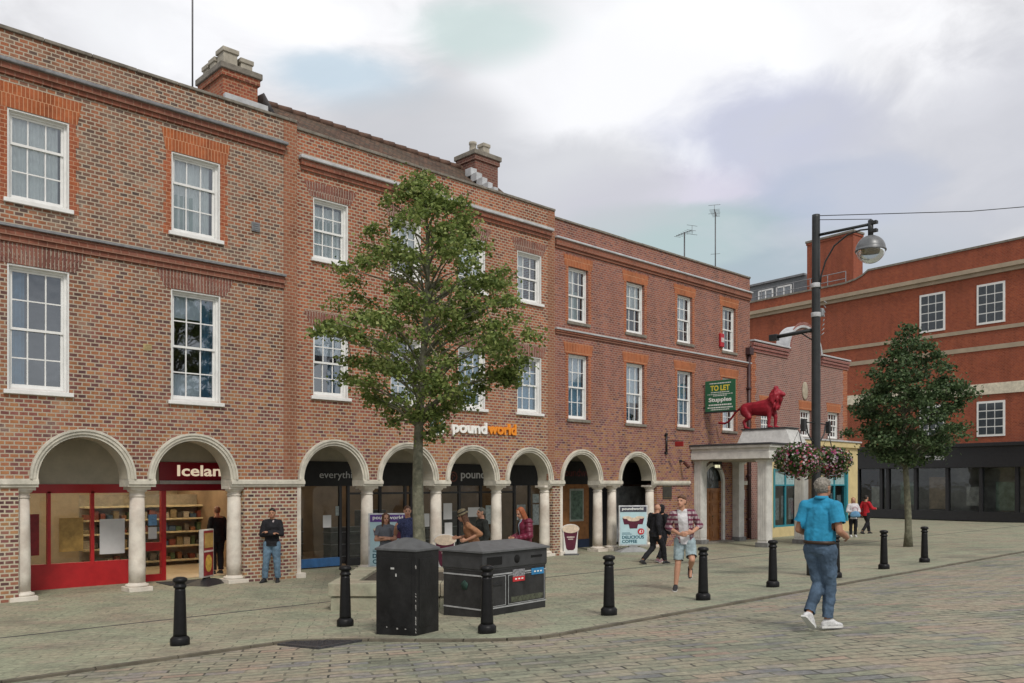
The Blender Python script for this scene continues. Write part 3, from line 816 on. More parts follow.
# ================================================================== B : second building
YB = 0.0
bB = thing('brick_building', 'orange red brick building with tiled roof and discount shop sign, second along the street', 'building', (2, 0, 0))
XB0, XB1 = 1.53, 10.74
colsB = [(2.01, 3.03), (4.36, 5.38), (6.73, 7.77), (9.08, 10.14)]
opsB = []
for a, b in colsB: opsB += [('r', a, b, 7.93, 9.45), ('r', a, b, 4.5, 6.25)]
archB = [2.60, 4.93, 7.26, 9.59]
wl = MB(); facade(wl, XB0, XB1, 2.41, 10.98, YB, opsB + [('a', c, .92, 2.41) for c in archB]); wl.box(XB0, XB1, YB + .005, .45, 10.6, 10.98)
obj('wall', wl, BR_B, bB, True)
m = MB(); m.box(10.66, 11.0, YB, .45, -.1, 2.245); obj('pier', m, PIER, bB, True)
m = MB(); m.box(10.42, 10.735, YB - .012, YB + .05, 2.42, 10.98); obj('quoin_strip', m, QUOIN, bB, True)
m = MB(); impost(m, XB0 - .01, archB[0] - .86, YB)
for a, b in zip(archB, archB[1:]): impost(m, a + .86, b - .86, YB)
impost(m, archB[3] + .86, 10.99, YB); obj('impost_band', m, STONE, bB, True)
for c in archB: arch(bB, c, YB)
for x in (3.765, 6.095, 8.425, 10.52): column(bB, x, .24)
m = MB(); m.box(1.535, 1.66, -.015, .45, .12, 2.245); m.box(1.50, 1.76, -.09, .47, -.02, .12, .01); obj('respond', m, STONE_COL, bB, True)
m = MB(); m.box(XB0 + .12, 10.5, YB - .05, YB, 10.04, 10.14); m.box(XB0 + .10, 10.52, YB - .10, YB, 10.14, 10.28); obj('cornice', m, MOULD, bB, True)
m = MB(); m.box(XB0 + .06, 10.56, YB - .17, YB, 10.28, 10.37, .02); obj('cornice_capping', m, LEADL, bB, True)
m = MB(); coping(m, XB0, XB1, YB, 10.98); obj('coping', m, COPE, bB, True)
for x0, x1 in colsB:
    for zt in (9.455, 6.255):
        n = 18; m = MB()
        for k in range(n):
            f0, f1 = k / n, (k + .82) / n
            m.prism_y([(x0 - .08 + (x1 - x0 + .16) * f0, zt), (x0 - .08 + (x1 - x0 + .16) * f1, zt), (x0 - .26 + (x1 - x0 + .52) * f1, zt + .36), (x0 - .26 + (x1 - x0 + .52) * f0, zt + .36)], YB - .008, YB + .03)
        obj('flat_arch', m, LINT, bB, True)
cur = [[(NET, 0, 1, 0, .95), (GREEN_C, 0, .95, 0, .7)], [(NET, 0, 1, .4, 1)], [(WBLIND, 0, 1, .3, 1)], [(NET, 0, .5, .0, 1)]]
cul = [[(WBLIND, 0, 1, .62, 1), (BLUE_C, .55, 1, 0, .5)], [(WBLIND, 0, 1, 0, .5)], [(PBLUE_C, 0, 1, 0, 1)], [(PBLUE_C, 0, 1, .0, .8)]]
for (a, b), c1, c2 in zip(colsB, cur, cul):
    window(bB, a, b, 7.93, 9.45, YB, 3, 2, 2, .5, True, c1, GLASS_SKY)
    window(bB, a, b, 4.5, 6.25, YB, 3, 2, 2, .5, True, c2, GLASS_LOW)
shell(bB, 1.55, 10.72, .45, 9, 10.9, BR_B); arcade_ceiling(bB, 1.5, 10.75, YB)
roof_ridge(bB, 1.9, 10.7)
chimney(bB, 9.66, 10.68, 2.6, 3.5, 10.9, 13.4, [(9.88, 2.98, .12, .40, 0), (10.38, 2.98, .14, .46, 1)], BR_CH2)
m = MB()
for k in range(6): m.box(9.48 - .02 * k, 9.64, 1.2 + k * .26, 1.5 + k * .26, 11.35 + k * .22, 11.62 + k * .22, .01)
obj('chimney_flashing', m, LEADL, bB, True)

# signs on the wall
sg = thing('shop_sign', 'white and orange raised lettering of the discount shop on the brick wall', 'sign', (6.45, YB, 3.6))
W_L = mat('sign_white', (.85, .84, .80), .4, var=.03); O_L = mat('sign_orange', (.80, .27, .02), .4, var=.05)
text('lettering', 'pound', W_L, (6.47, YB - .03, 3.66), w=1.32, h=.44, parent=sg, ext=.035, bold=.03, world=True)
text('lettering', 'world', O_L, (7.83, YB - .03, 3.77), w=1.16, h=.34, parent=sg, ext=.035, bold=.03, world=True)
lg = thing('round_emblem', 'round dark green swirl emblem with white rim left of the raised lettering', 'emblem', (5.93, YB, 3.92))
m = MB(); m.lathe([(.0, .0), (.24, .0), (.24, .04), (.0, .04)], (0, 0, 0), 28, Matrix.Rotation(PI / 2, 4, 'X'), cap=False); obj('disc', m, mat('emblem_green', (.02, .06, .05), .35, var=.2), lg)
m = MB(); arc_sweep(m, 0, 0, [(.21, -.07), (.27, -.07), (.27, -.0), (.21, -.0)], -2.2, 1.4, 24); arc_sweep(m, -.02, -.02, [(.11, -.065), (.145, -.065), (.145, -.03), (.11, -.03)], 1.2, 4.2, 20); obj('swirl', m, W_L, lg)
m = MB(); arc_sweep(m, 0.02, 0.03, [(.05, -.065), (.085, -.065), (.085, -.03), (.05, -.03)], -1.0, 2.6, 16); obj('swirl', m, O_L, lg)

# discount shop front behind the arcade of B
ds = thing('shopfront', 'black shop front with grey lettering behind the middle four arches', 'shopfront', (2, 1.7, 0))
m = MB(); m.box(1.6, 12.7, 1.70, 1.82, 2.24, 2.92, .008); fz = obj('fascia', m, BLACKM, ds, True)
GREYL = mat('grey_letters', (.58, .58, .59), .5, var=.05)
text('lettering', 'everything', GREYL, (3.21, 1.69, 2.40), w=1.36, h=.25, parent=fz, bold=-.004)
text('lettering', 'poundworld', GREYL, (8.26, 1.69, 2.39), w=2.0, h=.34, parent=fz, bold=.012)
m = MB(); arc_sweep(m, 7.95, 2.52, [(.12, 1.685), (.16, 1.685), (.16, 1.70), (.12, 1.70)], -2.5, 2.2, 24); arc_sweep(m, 7.95, 2.52, [(.04, 1.685), (.075, 1.685), (.075, 1.70), (.04, 1.70)], 0, 4.4, 20); obj('emblem', m, mat('dim_red_brown', (.16, .05, .035), .5), fz)
m = MB(); m.poly([(1.5, 1.76, 2.9), (12.75, 1.76, 2.9), (12.75, 1.76, 3.52), (1.5, 1.76, 3.52)]); obj('arcade_back_wall', m, CREAMP, bB, True)
m = MB()
for x in (1.62, 2.55, 3.86, 4.12, 5.2, 6.1, 6.32, 7.3, 8.2, 9.1, 9.9, 10.6, 11.3, 12.0, 12.6): m.box(x, x + .08, 1.72, 1.80, 0, 2.24)
m.box(1.6, 2.55, 1.72, 1.8, 0, .1); m.box(4.2, 6.1, 1.72, 1.8, 0, .2); m.box(6.4, 12.6, 1.72, 1.8, 0, .18)
m.box(4.2, 10.6, 1.73, 1.79, 2.0, 2.06)
obj('mullion', m, BLACK, ds, True)
m = MB(); m.box(2.62, 3.86, 1.70, 1.79, .03, .27, .01); obj('base_panel', m, mat('blue_panel', (.03, .10, .24), .4), ds, True)
for xa, xb in ((1.7, 2.55), (2.63, 3.86), (4.2, 5.2), (5.28, 6.1), (6.4, 7.3), (7.38, 8.2), (8.28, 9.1), (9.18, 9.9), (9.98, 10.6), (10.68, 11.3), (11.38, 12.0), (12.08, 12.6)):
    m = MB(); m.poly([(xa, 1.76, .1), (xb, 1.76, .1), (xb, 1.76, 2.24), (xa, 1.76, 2.24)]); obj('shop_window', m, GLASS_SHOP, ds, True)
PAP = mat('paper', (.6, .6, .6), .8)
for x, z, w_, h_ in ((3.35, 1.1, .26, .34), (3.75, 1.42, .16, .26), (6.75, 1.0, .3, .4), (7.6, 1.2, .34, .5), (7.65, .7, .3, .4), (8.6, 1.25, .5, .3), (9.35, 1.0, .3, .6), (4.6, 1.2, .36, .42), (10.75, 1.1, .4, .5), (11.5, .9, .3, .7), (11.5, 1.65, .3, .3)):
    m = MB(); m.box(x, x + w_, 1.742, 1.748, z, z + h_); obj('notice', m, PAP if R.random() < .6 else mat('faded_poster', (.35, .4, .4), .8, var=.4, scale=14), ds, True)
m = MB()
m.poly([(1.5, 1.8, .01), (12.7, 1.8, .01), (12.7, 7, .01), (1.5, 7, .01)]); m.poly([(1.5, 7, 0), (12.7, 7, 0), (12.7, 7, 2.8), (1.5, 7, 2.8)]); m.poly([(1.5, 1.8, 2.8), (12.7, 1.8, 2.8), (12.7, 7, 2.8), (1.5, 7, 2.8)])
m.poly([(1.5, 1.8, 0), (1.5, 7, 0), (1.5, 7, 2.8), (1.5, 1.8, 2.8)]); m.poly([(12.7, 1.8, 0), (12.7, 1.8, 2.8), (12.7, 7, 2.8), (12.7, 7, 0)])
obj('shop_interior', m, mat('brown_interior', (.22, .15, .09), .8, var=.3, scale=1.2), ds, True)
for k in range(3):
    m = MB(); m.box(2, 12.3, 2.7 + k * 1.5, 2.78 + k * 1.5, 2.74, 2.78); obj('ceiling_light', m, mat('dim_shop_tube', (1, .9, .75), .5, var=0, emit=3.5), ds, True)
for k, (x, y, ww, hh) in enumerate(((4.6, 2.6, 1.2, 1.05), (5.9, 3.2, .9, 1.5), (7.4, 2.6, 1.1, 1.2), (9.2, 2.9, 1.2, 1.4), (3.1, 3.6, 1.2, 1.3))):
    st = thing('display_unit', ('low dark counter behind the shop glass beside the first black mullion', 'dark shelf unit deeper inside behind the second arch', 'dark display unit of goods behind the third arch', 'tall display unit of goods behind the fourth arch', 'display unit deep inside behind the everything lettering')[k], 'display unit', (x, y, 0))
    m = MB(); m.box(-ww / 2, ww / 2, -.2, .2, 0, hh, .02); obj('cabinet', m, mat('dark_laminate', (.06, .055, .055), .5, var=.5, scale=5), st)
    for j in range(3):
        m = MB(); m.box(-ww / 2 - .01, ww / 2 + .01, -.23, .21, .2 + j * .35, .225 + j * .35); obj('shelf', m, mat('grey_edge', (.2, .2, .2), .5), st)

# ================================================================== C : third building
YC = .05
bC = thing('brick_building', 'plum brick building with orange window heads and green agent board, third along the street', 'building', (12, 0, 0))
XC0, XC1 = 10.745, 22.55
colsC = [(11.44, 12.42), (14.43, 15.45), (17.45, 18.42), (20.50, 21.46)]
opsC = []
for a, b in colsC: opsC += [('r', a, b, 7.6, 9.38), ('r', a, b, 4.42, 6.54)]
archC = [12.07, 15.02]
wl = MB(); facade(wl, XC0, XC1, 2.41, 10.78, YC, opsC + [('a', c, .92, 2.41) for c in archC] + [('a', 19.78, .62, 2.411)], .24)
wl.box(XC0, XC1, YC + .005, .45, 10.5, 10.78)
facade(wl, 16.2, XC1, -.1, 2.41, YC, [('r', 19.16, 20.40, -.1, 2.41)], .4)
wl.poly([(16.2, YC, -.1), (16.2, YC, 2.3), (16.2, .5, 2.3), (16.2, .5, -.1)])
obj('wall', wl, BR_C, bC, True)
m = MB()
impost(m, 11.0, archC[0] - .86, YC); impost(m, archC[0] + .86, archC[1] - .86, YC)
m.box(archC[1] + .86, 18.2, YC - .05, YC + .02, 2.245, 2.30); m.box(archC[1] + .86, 18.2, YC - .085, YC + .02, 2.30, 2.375); m.box(archC[1] + .86, 18.2, YC - .06, YC + .02, 2.375, 2.41)
m.box(21.7, 22.5, YC - .05, YC + .02, 2.245, 2.41)
obj('impost_band', m, STONE, bC, True)
for c in archC: arch(bC, c, YC)
for x in (13.17, 13.92, 16.07): column(bC, x, .29)
m = MB(); m.box(11.0, 11.14, YC - .03, .47, .12, 2.245); m.box(10.97, 11.2, YC - .1, .49, -.02, .12, .01); obj('respond', m, STONE_COL, bC, True)
m = MB(); m.box(XC0 + .05, XC1, YC - .045, YC, 7.12, 7.19); m.box(XC0 + .05, XC1, YC - .08, YC, 7.19, 7.25); obj('string_course', m, MOULD, bC, True)
m = MB(); m.box(XC0 + .05, XC1, YC - .11, YC, 7.25, 7.30, .008); obj('string_capping', m, LEADL, bC, True)
m = MB(); m.box(XC0 + .05, XC1, YC - .05, YC, 9.86, 9.95); m.box(XC0 + .04, XC1, YC - .10, YC, 9.95, 10.15); obj('cornice', m, MOULD, bC, True)
m = MB(); m.box(XC0 + .02, XC1 + .02, YC - .16, YC, 10.15, 10.22, .02); obj('cornice_capping', m, LEADL, bC, True)
m = MB(); coping(m, XC0, XC1, YC, 10.78); obj('coping', m, COPE, bC, True)
for x0, x1 in colsC:
    for zt, z0, z1 in ((9.385, 7.6, 9.38), (6.545, 4.42, 6.54)):
        m = MB()
        m.prism_y([(x0 - .17, zt), (x1 + .17, zt), (x1 + .24, zt + .36), (x0 - .24, zt + .36)], YC - .010, YC + .05)
        obj('flat_arch', m, RUB, bC, True)
        for xa, xb in ((x0 - .14, x0 - .001), (x1 + .001, x1 + .14)):
            m = MB(); m.box(xa, xb, YC - .005, YC + .05, z0 - .1, z1); obj('window_dressing', m, RUBJ, bC, True)
cu = [[(NET, 0, .6, 0, 1), (GREEN_C, 0, .75, 0, .6)], [(NET, 0, 1, .5, 1)], [(WBLIND, 0, .8, .3, 1)], [(NET, 0, .6, .2, 1)]]
cl_ = [[(PBLUE_C, 0, 1, 0, .6), (WBLIND, 0, 1, .6, 1)], [(WBLIND, 0, 1, .35, 1), (BLUE_C, 0, .5, 0, .3)], [(PBLUE_C, 0, 1, 0, .8)], [(WBLIND, 0, .7, 0, 1)]]
for (a, b), c1, c2 in zip(colsC, cu, cl_):
    window(bC, a, b, 7.6, 9.38, YC, 3, 2, 2, .5, False, c1, GLASS_SKY, 'stone')
    window(bC, a, b, 4.42, 6.54, YC, 3, 2, 2, .5, False, c2, GLASS_LOW, 'stone')
shell(bC, XC0 + .02, XC1 - .02, .45, 9, 10.5, BR_C); arcade_ceiling(bC, 10.75, 18.8, YC)
m = MB(); m.poly([(XC0, .4, 10.5), (XC1, .4, 10.5), (XC1, 9, 10.5), (XC0, 9, 10.5)]); obj('roof', m, LEAD, bC, True)
# shop behind the two arches of C
ds2 = thing('shopfront', 'dark shop front with brown panel and dim red lettering behind the last two arches', 'shopfront', (13, 1.8, 0))
m = MB(); m.box(12.72, 18.8, 1.80, 1.92, 2.28, 3.1, .008); fz = obj('fascia', m, BLACKM, ds2, True)
text('lettering', 'poundworld', mat('dim_red_letters', (.13, .03, .03), .5), (12.95, 1.79, 2.48), w=2.0, h=.36, parent=fz, bold=.01)
m = MB(); m.box(12.72, 14.5, 1.84, 1.9, .3, 2.28); obj('back_panel', m, mat('brown_board', (.30, .13, .045), .6, var=.3), ds2, True)
m = MB(); m.box(12.72, 14.5, 1.82, 1.88, 0, .3); obj('base_panel', m, mat('dark_blue_panel', (.02, .035, .08), .5), ds2, True)
m = MB(); m.box(13.45, 14.2, 1.825, 1.838, .95, 2.12, .004); pf = obj('poster_frame', m, mat('pale_frame', (.35, .38, .34), .5), ds2, True)
m = MB(); m.box(13.52, 14.13, 1.815, 1.823, 1.02, 2.05); obj('poster', m, mat('green_poster', (.10, .16, .12), .5, var=.7, scale=5), pf)
m = MB(); m.box(14.5, 15.9, 1.82, 1.9, 0, 2.28); obj('door_panel', m, BLACK, ds2, True)
m = MB(); m.poly([(15.9, 1.86, 0), (18.8, 1.86, 0), (18.8, 1.86, 2.28), (15.9, 1.86, 2.28)]); obj('shop_window', m, GLASS_SHOP, ds2, True)
m = MB(); m.poly([(15.9, 1.85, .1), (18.8, 1.85, .1), (18.8, 1.85, 2.2), (15.9, 1.85, 2.2)]); obj('window_graphic', m, mat('grey_graphic', (.22, .23, .24), .4, var=.95, scale=1.6), ds2, True)
m = MB(); m.poly([(12.7, 1.93, 3.0), (18.8, 1.93, 3.0), (18.8, 1.93, 3.52), (12.7, 1.93, 3.52)]); m.poly([(18.8, .5, 0), (18.8, 1.95, 0), (18.8, 1.95, 3.5), (18.8, .5, 3.5)]); obj('arcade_back_wall', m, CREAMP, bC, True)
# small things on C's wall
bk = thing('wall_bracket', 'black iron bracket with a small red board on the wall above the bald man', 'bracket', (16.7, YC, 3.75))
m = MB(); m.tube([(0, -.06, -.32), (0, -.06, .34)], .035, 8); m.box(-.06, .06, -.02, 0, -.36, -.28); m.box(-.06, .06, -.02, 0, .28, .36); m.ball((0, -.06, .37), .055); m.ball((0, -.06, -.34), .05); obj('post', m, BLACK, bk)
m = MB(); m.tube([(0, -.06, .12), (.02, -.75, .10)], .014, 6); obj('arm', m, BLACK, bk)
m = MB(); m.box(.0, .04, -.78, -.42, -.1, .08, .01); obj('board', m, mat('red_board', (.28, .02, .02), .5), bk)
cm = thing('security_camera', 'small dark camera on the brick wall left of the portico', 'camera', (17.6, YC, 3.15))
m = MB(); m.box(-.04, .04, -.08, 0, -.05, .05, .01); m.tube([(0, -.05, 0), (0, -.22, -.02)], .02, 6); obj('bracket', m, BLACKM, cm)
m = MB(); m.lathe([(.0, 0), (.06, .0), (.06, .22), (.075, .24), (.075, .27), (.0, .27)], (0, 0, 0), 14, Matrix.Translation((0, -.2, -.06)) @ Matrix.Rotation(2.3, 4, 'X'), cap=False); obj('housing', m, mat('dark_red_brown', (.09, .03, .025), .5), cm)
pl = thing('wall_plaque', 'dark square bronze plaque on the brick wall beside the last arch', 'plaque', (16.8, YC, 2.0))
m = MB(); m.box(-.27, .27, -.03, 0, -.26, .26, .012); obj('plate', m, mat('bronze', (.07, .065, .055), .45, .5, var=.3), pl)
m = MB(); m.box(-.24, .24, -.036, -.029, .2, .215); m.box(-.24, .24, -.036, -.029, -.215, -.2); obj('border', m, mat('old_brass', (.22, .17, .08), .4, .6), pl)
al = thing('alarm_box', 'small red alarm box beside the last upper window', 'alarm box', (20.36, YC, 7.98))
m = MB(); m.box(-.13, .13, -.10, 0, -.27, .27, .03); obj('casing', m, mat('alarm_red', (.42, .02, .03), .4), al); m = MB(); m.box(-.10, .10, -.106, -.099, -.08, .1); obj('badge', m, mat('alarm_badge', (.5, .42, .4), .5), al)
tb = thing('agent_board', 'green to let board projecting from the brick wall left of the lion', 'sign board', (19.15, YC, 5.68), math.radians(0))
m = MB(); m.box(-.02, .02, -1.42, -.10, -.62, .56, .004)
obj('board', m, mat('agent_green', (.025, .13, .065), .5, var=.12), tb)
m = MB(); m.tube([(0, -.10, .4), (0, 0.0, .4)], .02, 6); m.tube([(0, -.10, -.45), (0, 0.0, -.45)], .02, 6); m.box(-.028, .028, -1.46, -.06, -.68, -.62); obj('board_frame', m, BLACKM, tb)
YEL = mat('board_yellow', (.75, .62, .08), .5, var=.05); BW = mat('board_white', (.78, .80, .76), .5, var=.05)
def side_text(body, m_, y0, z0, w_, h_, bold=.02):
    me = text_mesh(body, w_, h_, .003, bold, 'lettering')
    # onto the face looking along -x: reading direction runs towards -y
    me.transform(Matrix.Translation((-.0225, y0, z0)) @ Matrix.Rotation(-PI / 2, 4, 'Z'))
    return link('lettering', me, m_, tb)
side_text('TO LET', YEL, -.34, .16, .84, .21, .03)
side_text('Stupples', BW, -.26, -.30, 1.0, .21, .03)
m = MB()
for z, w_, h_ in ((.43, .95, .035), (.09, .8, .03), (.02, 1.1, .022), (-.04, .6, .03), (-.40, 1.0, .05), (-.50, 1.1, .045), (-.57, .8, .03)):
    k = -.76 - w_ / 2
    while k < -.76 + w_ / 2:
        s_ = R.uniform(.03, .09); m.box(-.024, -.0205, k, min(k + s_, -.76 + w_ / 2), z, z + h_); k += s_ + .02
obj('small_print', m, BW, tb)
# ================================================================== portico with door
pt = thing('portico', 'grey stone portico with square pillars and arched wooden door under the red lion', 'portico', (19.9, 0, 0))
PX0, PX1, PYF = 18.32, 21.72, -3.24
m = MB(); m.box(PX0, PX1, PYF, YC, 3.20, 3.46, .012); m.box(PX0 + .05, PX1 - .05, PYF + .05, YC, 3.46, 3.60); m.box(PX0 - .06, PX1 + .06, PYF - .06, YC, 3.60, 3.70, .015)
obj('entablature', m, PORT, pt, True)
m = MB(); m.box(PX0 - .12, PX1 + .12, PYF - .12, YC, 3.70, 3.765, .01); obj('roof', m, mat('dark_felt', (.05, .05, .052), .8, var=.3), pt, True)
for x in (18.55, 21.22):
    for y, f in ((-3.02, 1), (-.26, 0)):
        m = MB(); b = gz(y)
        m.box(x + .012, x + .388, y + .012, y + .388, b + .16, 3.10)
        if f or x < 19:
            for k in range(4):   # flutes as raised fillets
                m.box(x - .002, x + .013, y + .03 + k * .09, y + .09 + k * .09, b + .25, 3.0); m.box(x + .03 + k * .09, x + .09 + k * .09, y - .002, y + .013, b + .25, 3.0)
        pc = obj('pillar', m, PORT, pt, True)
        m = MB(); m.box(x - .05, x + .45, y - .05, y + .45, b - .05, b + .16, .01); obj('base', m, mat('plinth_grey', (.17, .17, .165), .8, var=.3), pc)
        m = MB(); m.box(x - .03, x + .43, y - .03, y + .43, 3.08, 3.13); m.box(x - .06, x + .46, y - .06, y + .46, 3.13, 3.198, .008); obj('capital', m, PORT, pc)
# responds beside the door, step, door surround
m = MB(); arc_sweep(m, 19.78, 2.35, [(.63, -.03), (.78, -.03), (.78, YC + .02), (.63, YC + .02)], n=24); m.box(20.41, 20.56, -.03, YC + .02, 0, 2.35); m.box(19.0, 19.15, -.03, YC + .02, 0, 2.35)
obj('door_surround', m, PORT, pt, True)
m = MB(); m.box(18.9, 20.7, -.35, .44, -.05, .06, .01); obj('step', m, COPE, pt, True)
WOOD = mat('door_oak', (.30, .125, .04), .5, var=.3, scale=4, bump=.15)
dr = MB()
dr.box(19.16, 20.40, .14, .20, .05, 2.03)
for xa in (19.22, 19.83):
    dr.box(xa - .04, xa, .11, .14, .05, 2.03)
    dr.box(xa + .50, xa + .54, .11, .14, .05, 2.03)
    for z0 in (.05, .55, 1.05, 1.55, 1.97): dr.box(xa, xa + .5, .11, .14, z0, z0 + .07)
    for z0 in (.14, .64, 1.14, 1.64): dr.box(xa + .08, xa + .42, .12, .14, z0 + .06, z0 + .3, .008)
dr.box(19.16, 20.40, .09, .20, 2.03, 2.12)
dd = obj('door', dr, WOOD, pt, True)
m = MB(); m.ball((19.86, .08, 1.02), .035); m.box(19.3, 19.5, .10, .112, 1.12, 1.16); obj('handle', m, mat('old_brass', (.22, .17, .08), .4, .6), dd)
m = MB()
pts = [(19.78 + .62 * math.cos(PI * k / 20), 2.35 + .62 * math.sin(PI * k / 20)) for k in range(21)]
m.prism_y([(19.16, 2.12)] + [(20.40, 2.12)] + pts, .17, .19); obj('fanlight', m, mat('fanlight_glass', (.10, .12, .13), .12, var=.3), dd)
m = MB()
for k in range(1, 6):
    a = PI * k / 6; m.tube([(19.78, .165, 2.13), (19.78 + .6 * math.cos(a), .165, 2.35 + .6 * math.sin(a))], .012, 5)
arc_sweep(m, 19.78, 2.2, [(.28, .155), (.31, .155), (.31, .17), (.28, .17)], n=16); obj('fanlight_bars', m, mat('bar_grey', (.2, .2, .19), .6), dd)
m = MB(); m.box(18.4, 21.6, -3.1, YC, 3.16, 3.197); obj('portico_ceiling', m, mat('portico_ceiling_paint', (.36, .33, .27), .85), pt, True)
lt = thing('lantern', 'lit box lantern under the portico ceiling by the wooden door', 'lantern', (19.72, -.22, 2.98))
m = MB(); m.box(-.14, .14, -.12, .12, .06, .18, .01); m.tube([(0, 0, .18), (0, 0, .2)], .03); obj('lantern_top', m, BLACKM, lt)
m = MB(); m.box(-.075, .075, -.07, .07, -.06, .05, .01); obj('lamp_glass', m, mat('lamp_glow', (1, .93, .62), .4, var=.05, emit=.55), lt)
for x in (-.12, .11):
    pass
m = MB()
for x in (-.125, .115):
    for y in (-.115, .105): m.box(x, x + .012, y, y + .012, -.11, .07)
m.box(-.13, .13, -.12, .12, -.13, -.105); obj('lantern_frame', m, BLACKM, lt)
nb = thing('notice_board', 'small white notice plate on the brick wall right of the portico door', 'notice', (21.95, YC, 1.85))
m = MB(); m.box(-.16, .16, -.025, 0, -.2, .2, .005); obj('plate', m, mat('notice_white', (.6, .58, .55), .5), nb); m = MB(); m.box(-.12, .12, -.03, -.024, .1, .13); m.box(-.12, .06, -.03, -.024, .02, .045); m.box(-.12, .09, -.03, -.024, -.06, -.035); obj('print', m, mat('print_grey', (.2, .2, .2), .6), nb)
dp = thing('drainpipe', 'dark drainpipe on the brick wall between the portico and the yellow shop', 'drainpipe', (22.35, YC, 0))
m = MB(); m.tube([(0, -.08, .05), (0, -.08, 7.6)], .06, 10); obj('pipe', m, mat('pipe_maroon', (.055, .028, .03), .5), dp)
m = MB()
for z in (.8, 2.6, 4.4, 6.2): m.box(-.1, .1, -.15, 0, z, z + .06); m.lathe([(.075, z - .02), (.075, z + .08)], (0, -.08, 0), 10)
m.box(-.15, .15, -.22, -.0, 7.6, 7.9, .02); obj('pipe_clip', m, mat('pipe_maroon', (.055, .028, .03), .5), dp)
# plinth of the statue
pn = thing('statue_plinth', 'tapered white stone plinth on the portico roof carrying the red lion', 'plinth', (20.0, -2.28, 3.765))
m = MB(); m.frustum([(-.62, -1.22), (.62, -1.22), (.62, 1.0), (-.62, 1.0)], [(-.42, -.90), (.42, -.90), (.42, .86), (-.42, .86)], 0, .55); obj('plinth_block', m, mat('plinth_white', (.56, .56, .54), .8, var=.12, dirt=((.30, .30, .29, 1), 2.5, .5)), pn)
m = MB(); m.box(-.47, .47, -.96, .92, .55, .60, .008); obj('plinth_slab', m, mat('dark_felt', (.05, .05, .052), .8), pn)

# ------------------------------------------------------------------ sculpted surfaces: closed hulls merged into one skin
def folds_tex(scale):
    t_ = bpy.data.textures.get('folds_%g' % scale) or bpy.data.textures.new('folds_%g' % scale, 'CLOUDS')
    t_.noise_scale = scale; t_.noise_depth = 2
    return t_
def skin(name, mb, voxel, smooth=4, mats=None, parent=None, fac=.5, cut=None, folds=0.0):
    me = bpy.data.meshes.new('tmp'); mb.bm.to_mesh(me); mb.bm.free()
    o = bpy.data.objects.new('tmp', me); COL.objects.link(o)
    md = o.modifiers.new('r', 'REMESH'); md.mode = 'VOXEL'; md.voxel_size = voxel
    if smooth: s_ = o.modifiers.new('s', 'SMOOTH'); s_.iterations = smooth; s_.factor = fac
    if folds:
        for sc__, st__ in ((.16, folds), (.06, folds * .45)):
            d_ = o.modifiers.new('d', 'DISPLACE'); d_.texture = folds_tex(sc__); d_.strength = st__; d_.mid_level = .5
    dg = bpy.context.evaluated_depsgraph_get(); dg.update()
    nm = bpy.data.meshes.new_from_object(o.evaluated_get(dg))
    bpy.data.objects.remove(o); bpy.data.meshes.remove(me)
    nm.name = name
    if cut:
        b = bmesh.new(); b.from_mesh(nm); cut(b); b.to_mesh(nm); b.free()
    nm.polygons.foreach_set('use_smooth', [True] * len(nm.polygons))
    return link(name, nm, mats, parent)

# red lion, standing, looking towards the street (local -y is forward)
ln = MB()
def H(*e, sub=2): ln.hull(list(e), sub)
H(((0, .95, .78), (.21, .25, .26)), ((0, .45, .80), (.20, .25, .27)))                 # rump and loins
H(((0, .45, .79), (.22, .25, .28)), ((0, -.10, .80), (.26, .28, .35)))
H(((0, -.10, .84), (.24, .26, .31)), ((0, -.32, .98), (.23, .24, .34)))               # chest
H(((0, -.32, 1.05), (.22, .22, .30)), ((0, -.50, 1.28), (.19, .19, .22)))             # neck
H(((0, -.48, 1.30), (.15, .18, .17)), ((0, -.72, 1.27), (.10, .10, .09)))             # head, muzzle
H(((0, -.78, 1.24), (.07, .06, .05)), ((0, -.66, 1.20), (.08, .09, .05)))
R5 = random.Random(5)
for k in range(70):                                                                   # mane locks
    a = R5.uniform(0, 2 * PI); u = R5.uniform(0, 1)
    c = Vector((0, -.28 - .22 * u, 1.0 + .36 * u)); r = .27 - .05 * u
    p = c + Vector((math.cos(a) * r * .92, -.05 + math.sin(a) * r * .55, math.sin(a) * r * .95))
    if p.y < -.58 and p.z > 1.12: continue
    H((p, (.05, .06, .08)), (p + Vector((math.cos(a) * .03, .03, -.12)), (.025, .03, .04)), sub=1)
for s in (-1, 1):
    H(((.09 * s, -.45, 1.47), .045), ((.11 * s, -.42, 1.53), .02), sub=1)             # ears
    dy = -.06 * s
    H(((.14 * s, -.20, .75), (.10, .14, .16)), ((.14 * s, -.26 + dy, .42), (.075, .085, .08)))
    H(((.14 * s, -.26 + dy, .42), (.072, .08, .08)), ((.14 * s, -.24 + dy, .10), (.058, .065, .06)))
    H(((.14 * s, -.25 + dy, .06), (.075, .07, .055)), ((.14 * s, -.37 + dy, .045), (.07, .07, .04)))
    hy = .10 * s
    H(((.13 * s, .92, .72), (.12, .20, .22)), ((.14 * s, .80 + hy, .46), (.09, .12, .10)))
    H(((.14 * s, .80 + hy, .46), (.075, .09, .09)), ((.14 * s, 1.03 + hy, .30), (.055, .065, .06)))
    H(((.14 * s, 1.03 + hy, .30), (.052, .06, .06)), ((.14 * s, .96 + hy, .08), (.055, .06, .05)))
    H(((.14 * s, .94 + hy, .055), (.07, .07, .05)), ((.14 * s, .82 + hy, .04), (.065, .06, .036)))
tp = [(0, 1.15, .88), (0, 1.40, .72), (0, 1.58, .52), (0, 1.74, .36), (0, 1.92, .29), (0, 2.06, .30)]
for a, b in zip(tp, tp[1:]): H((a, .05), (b, .045), sub=1)
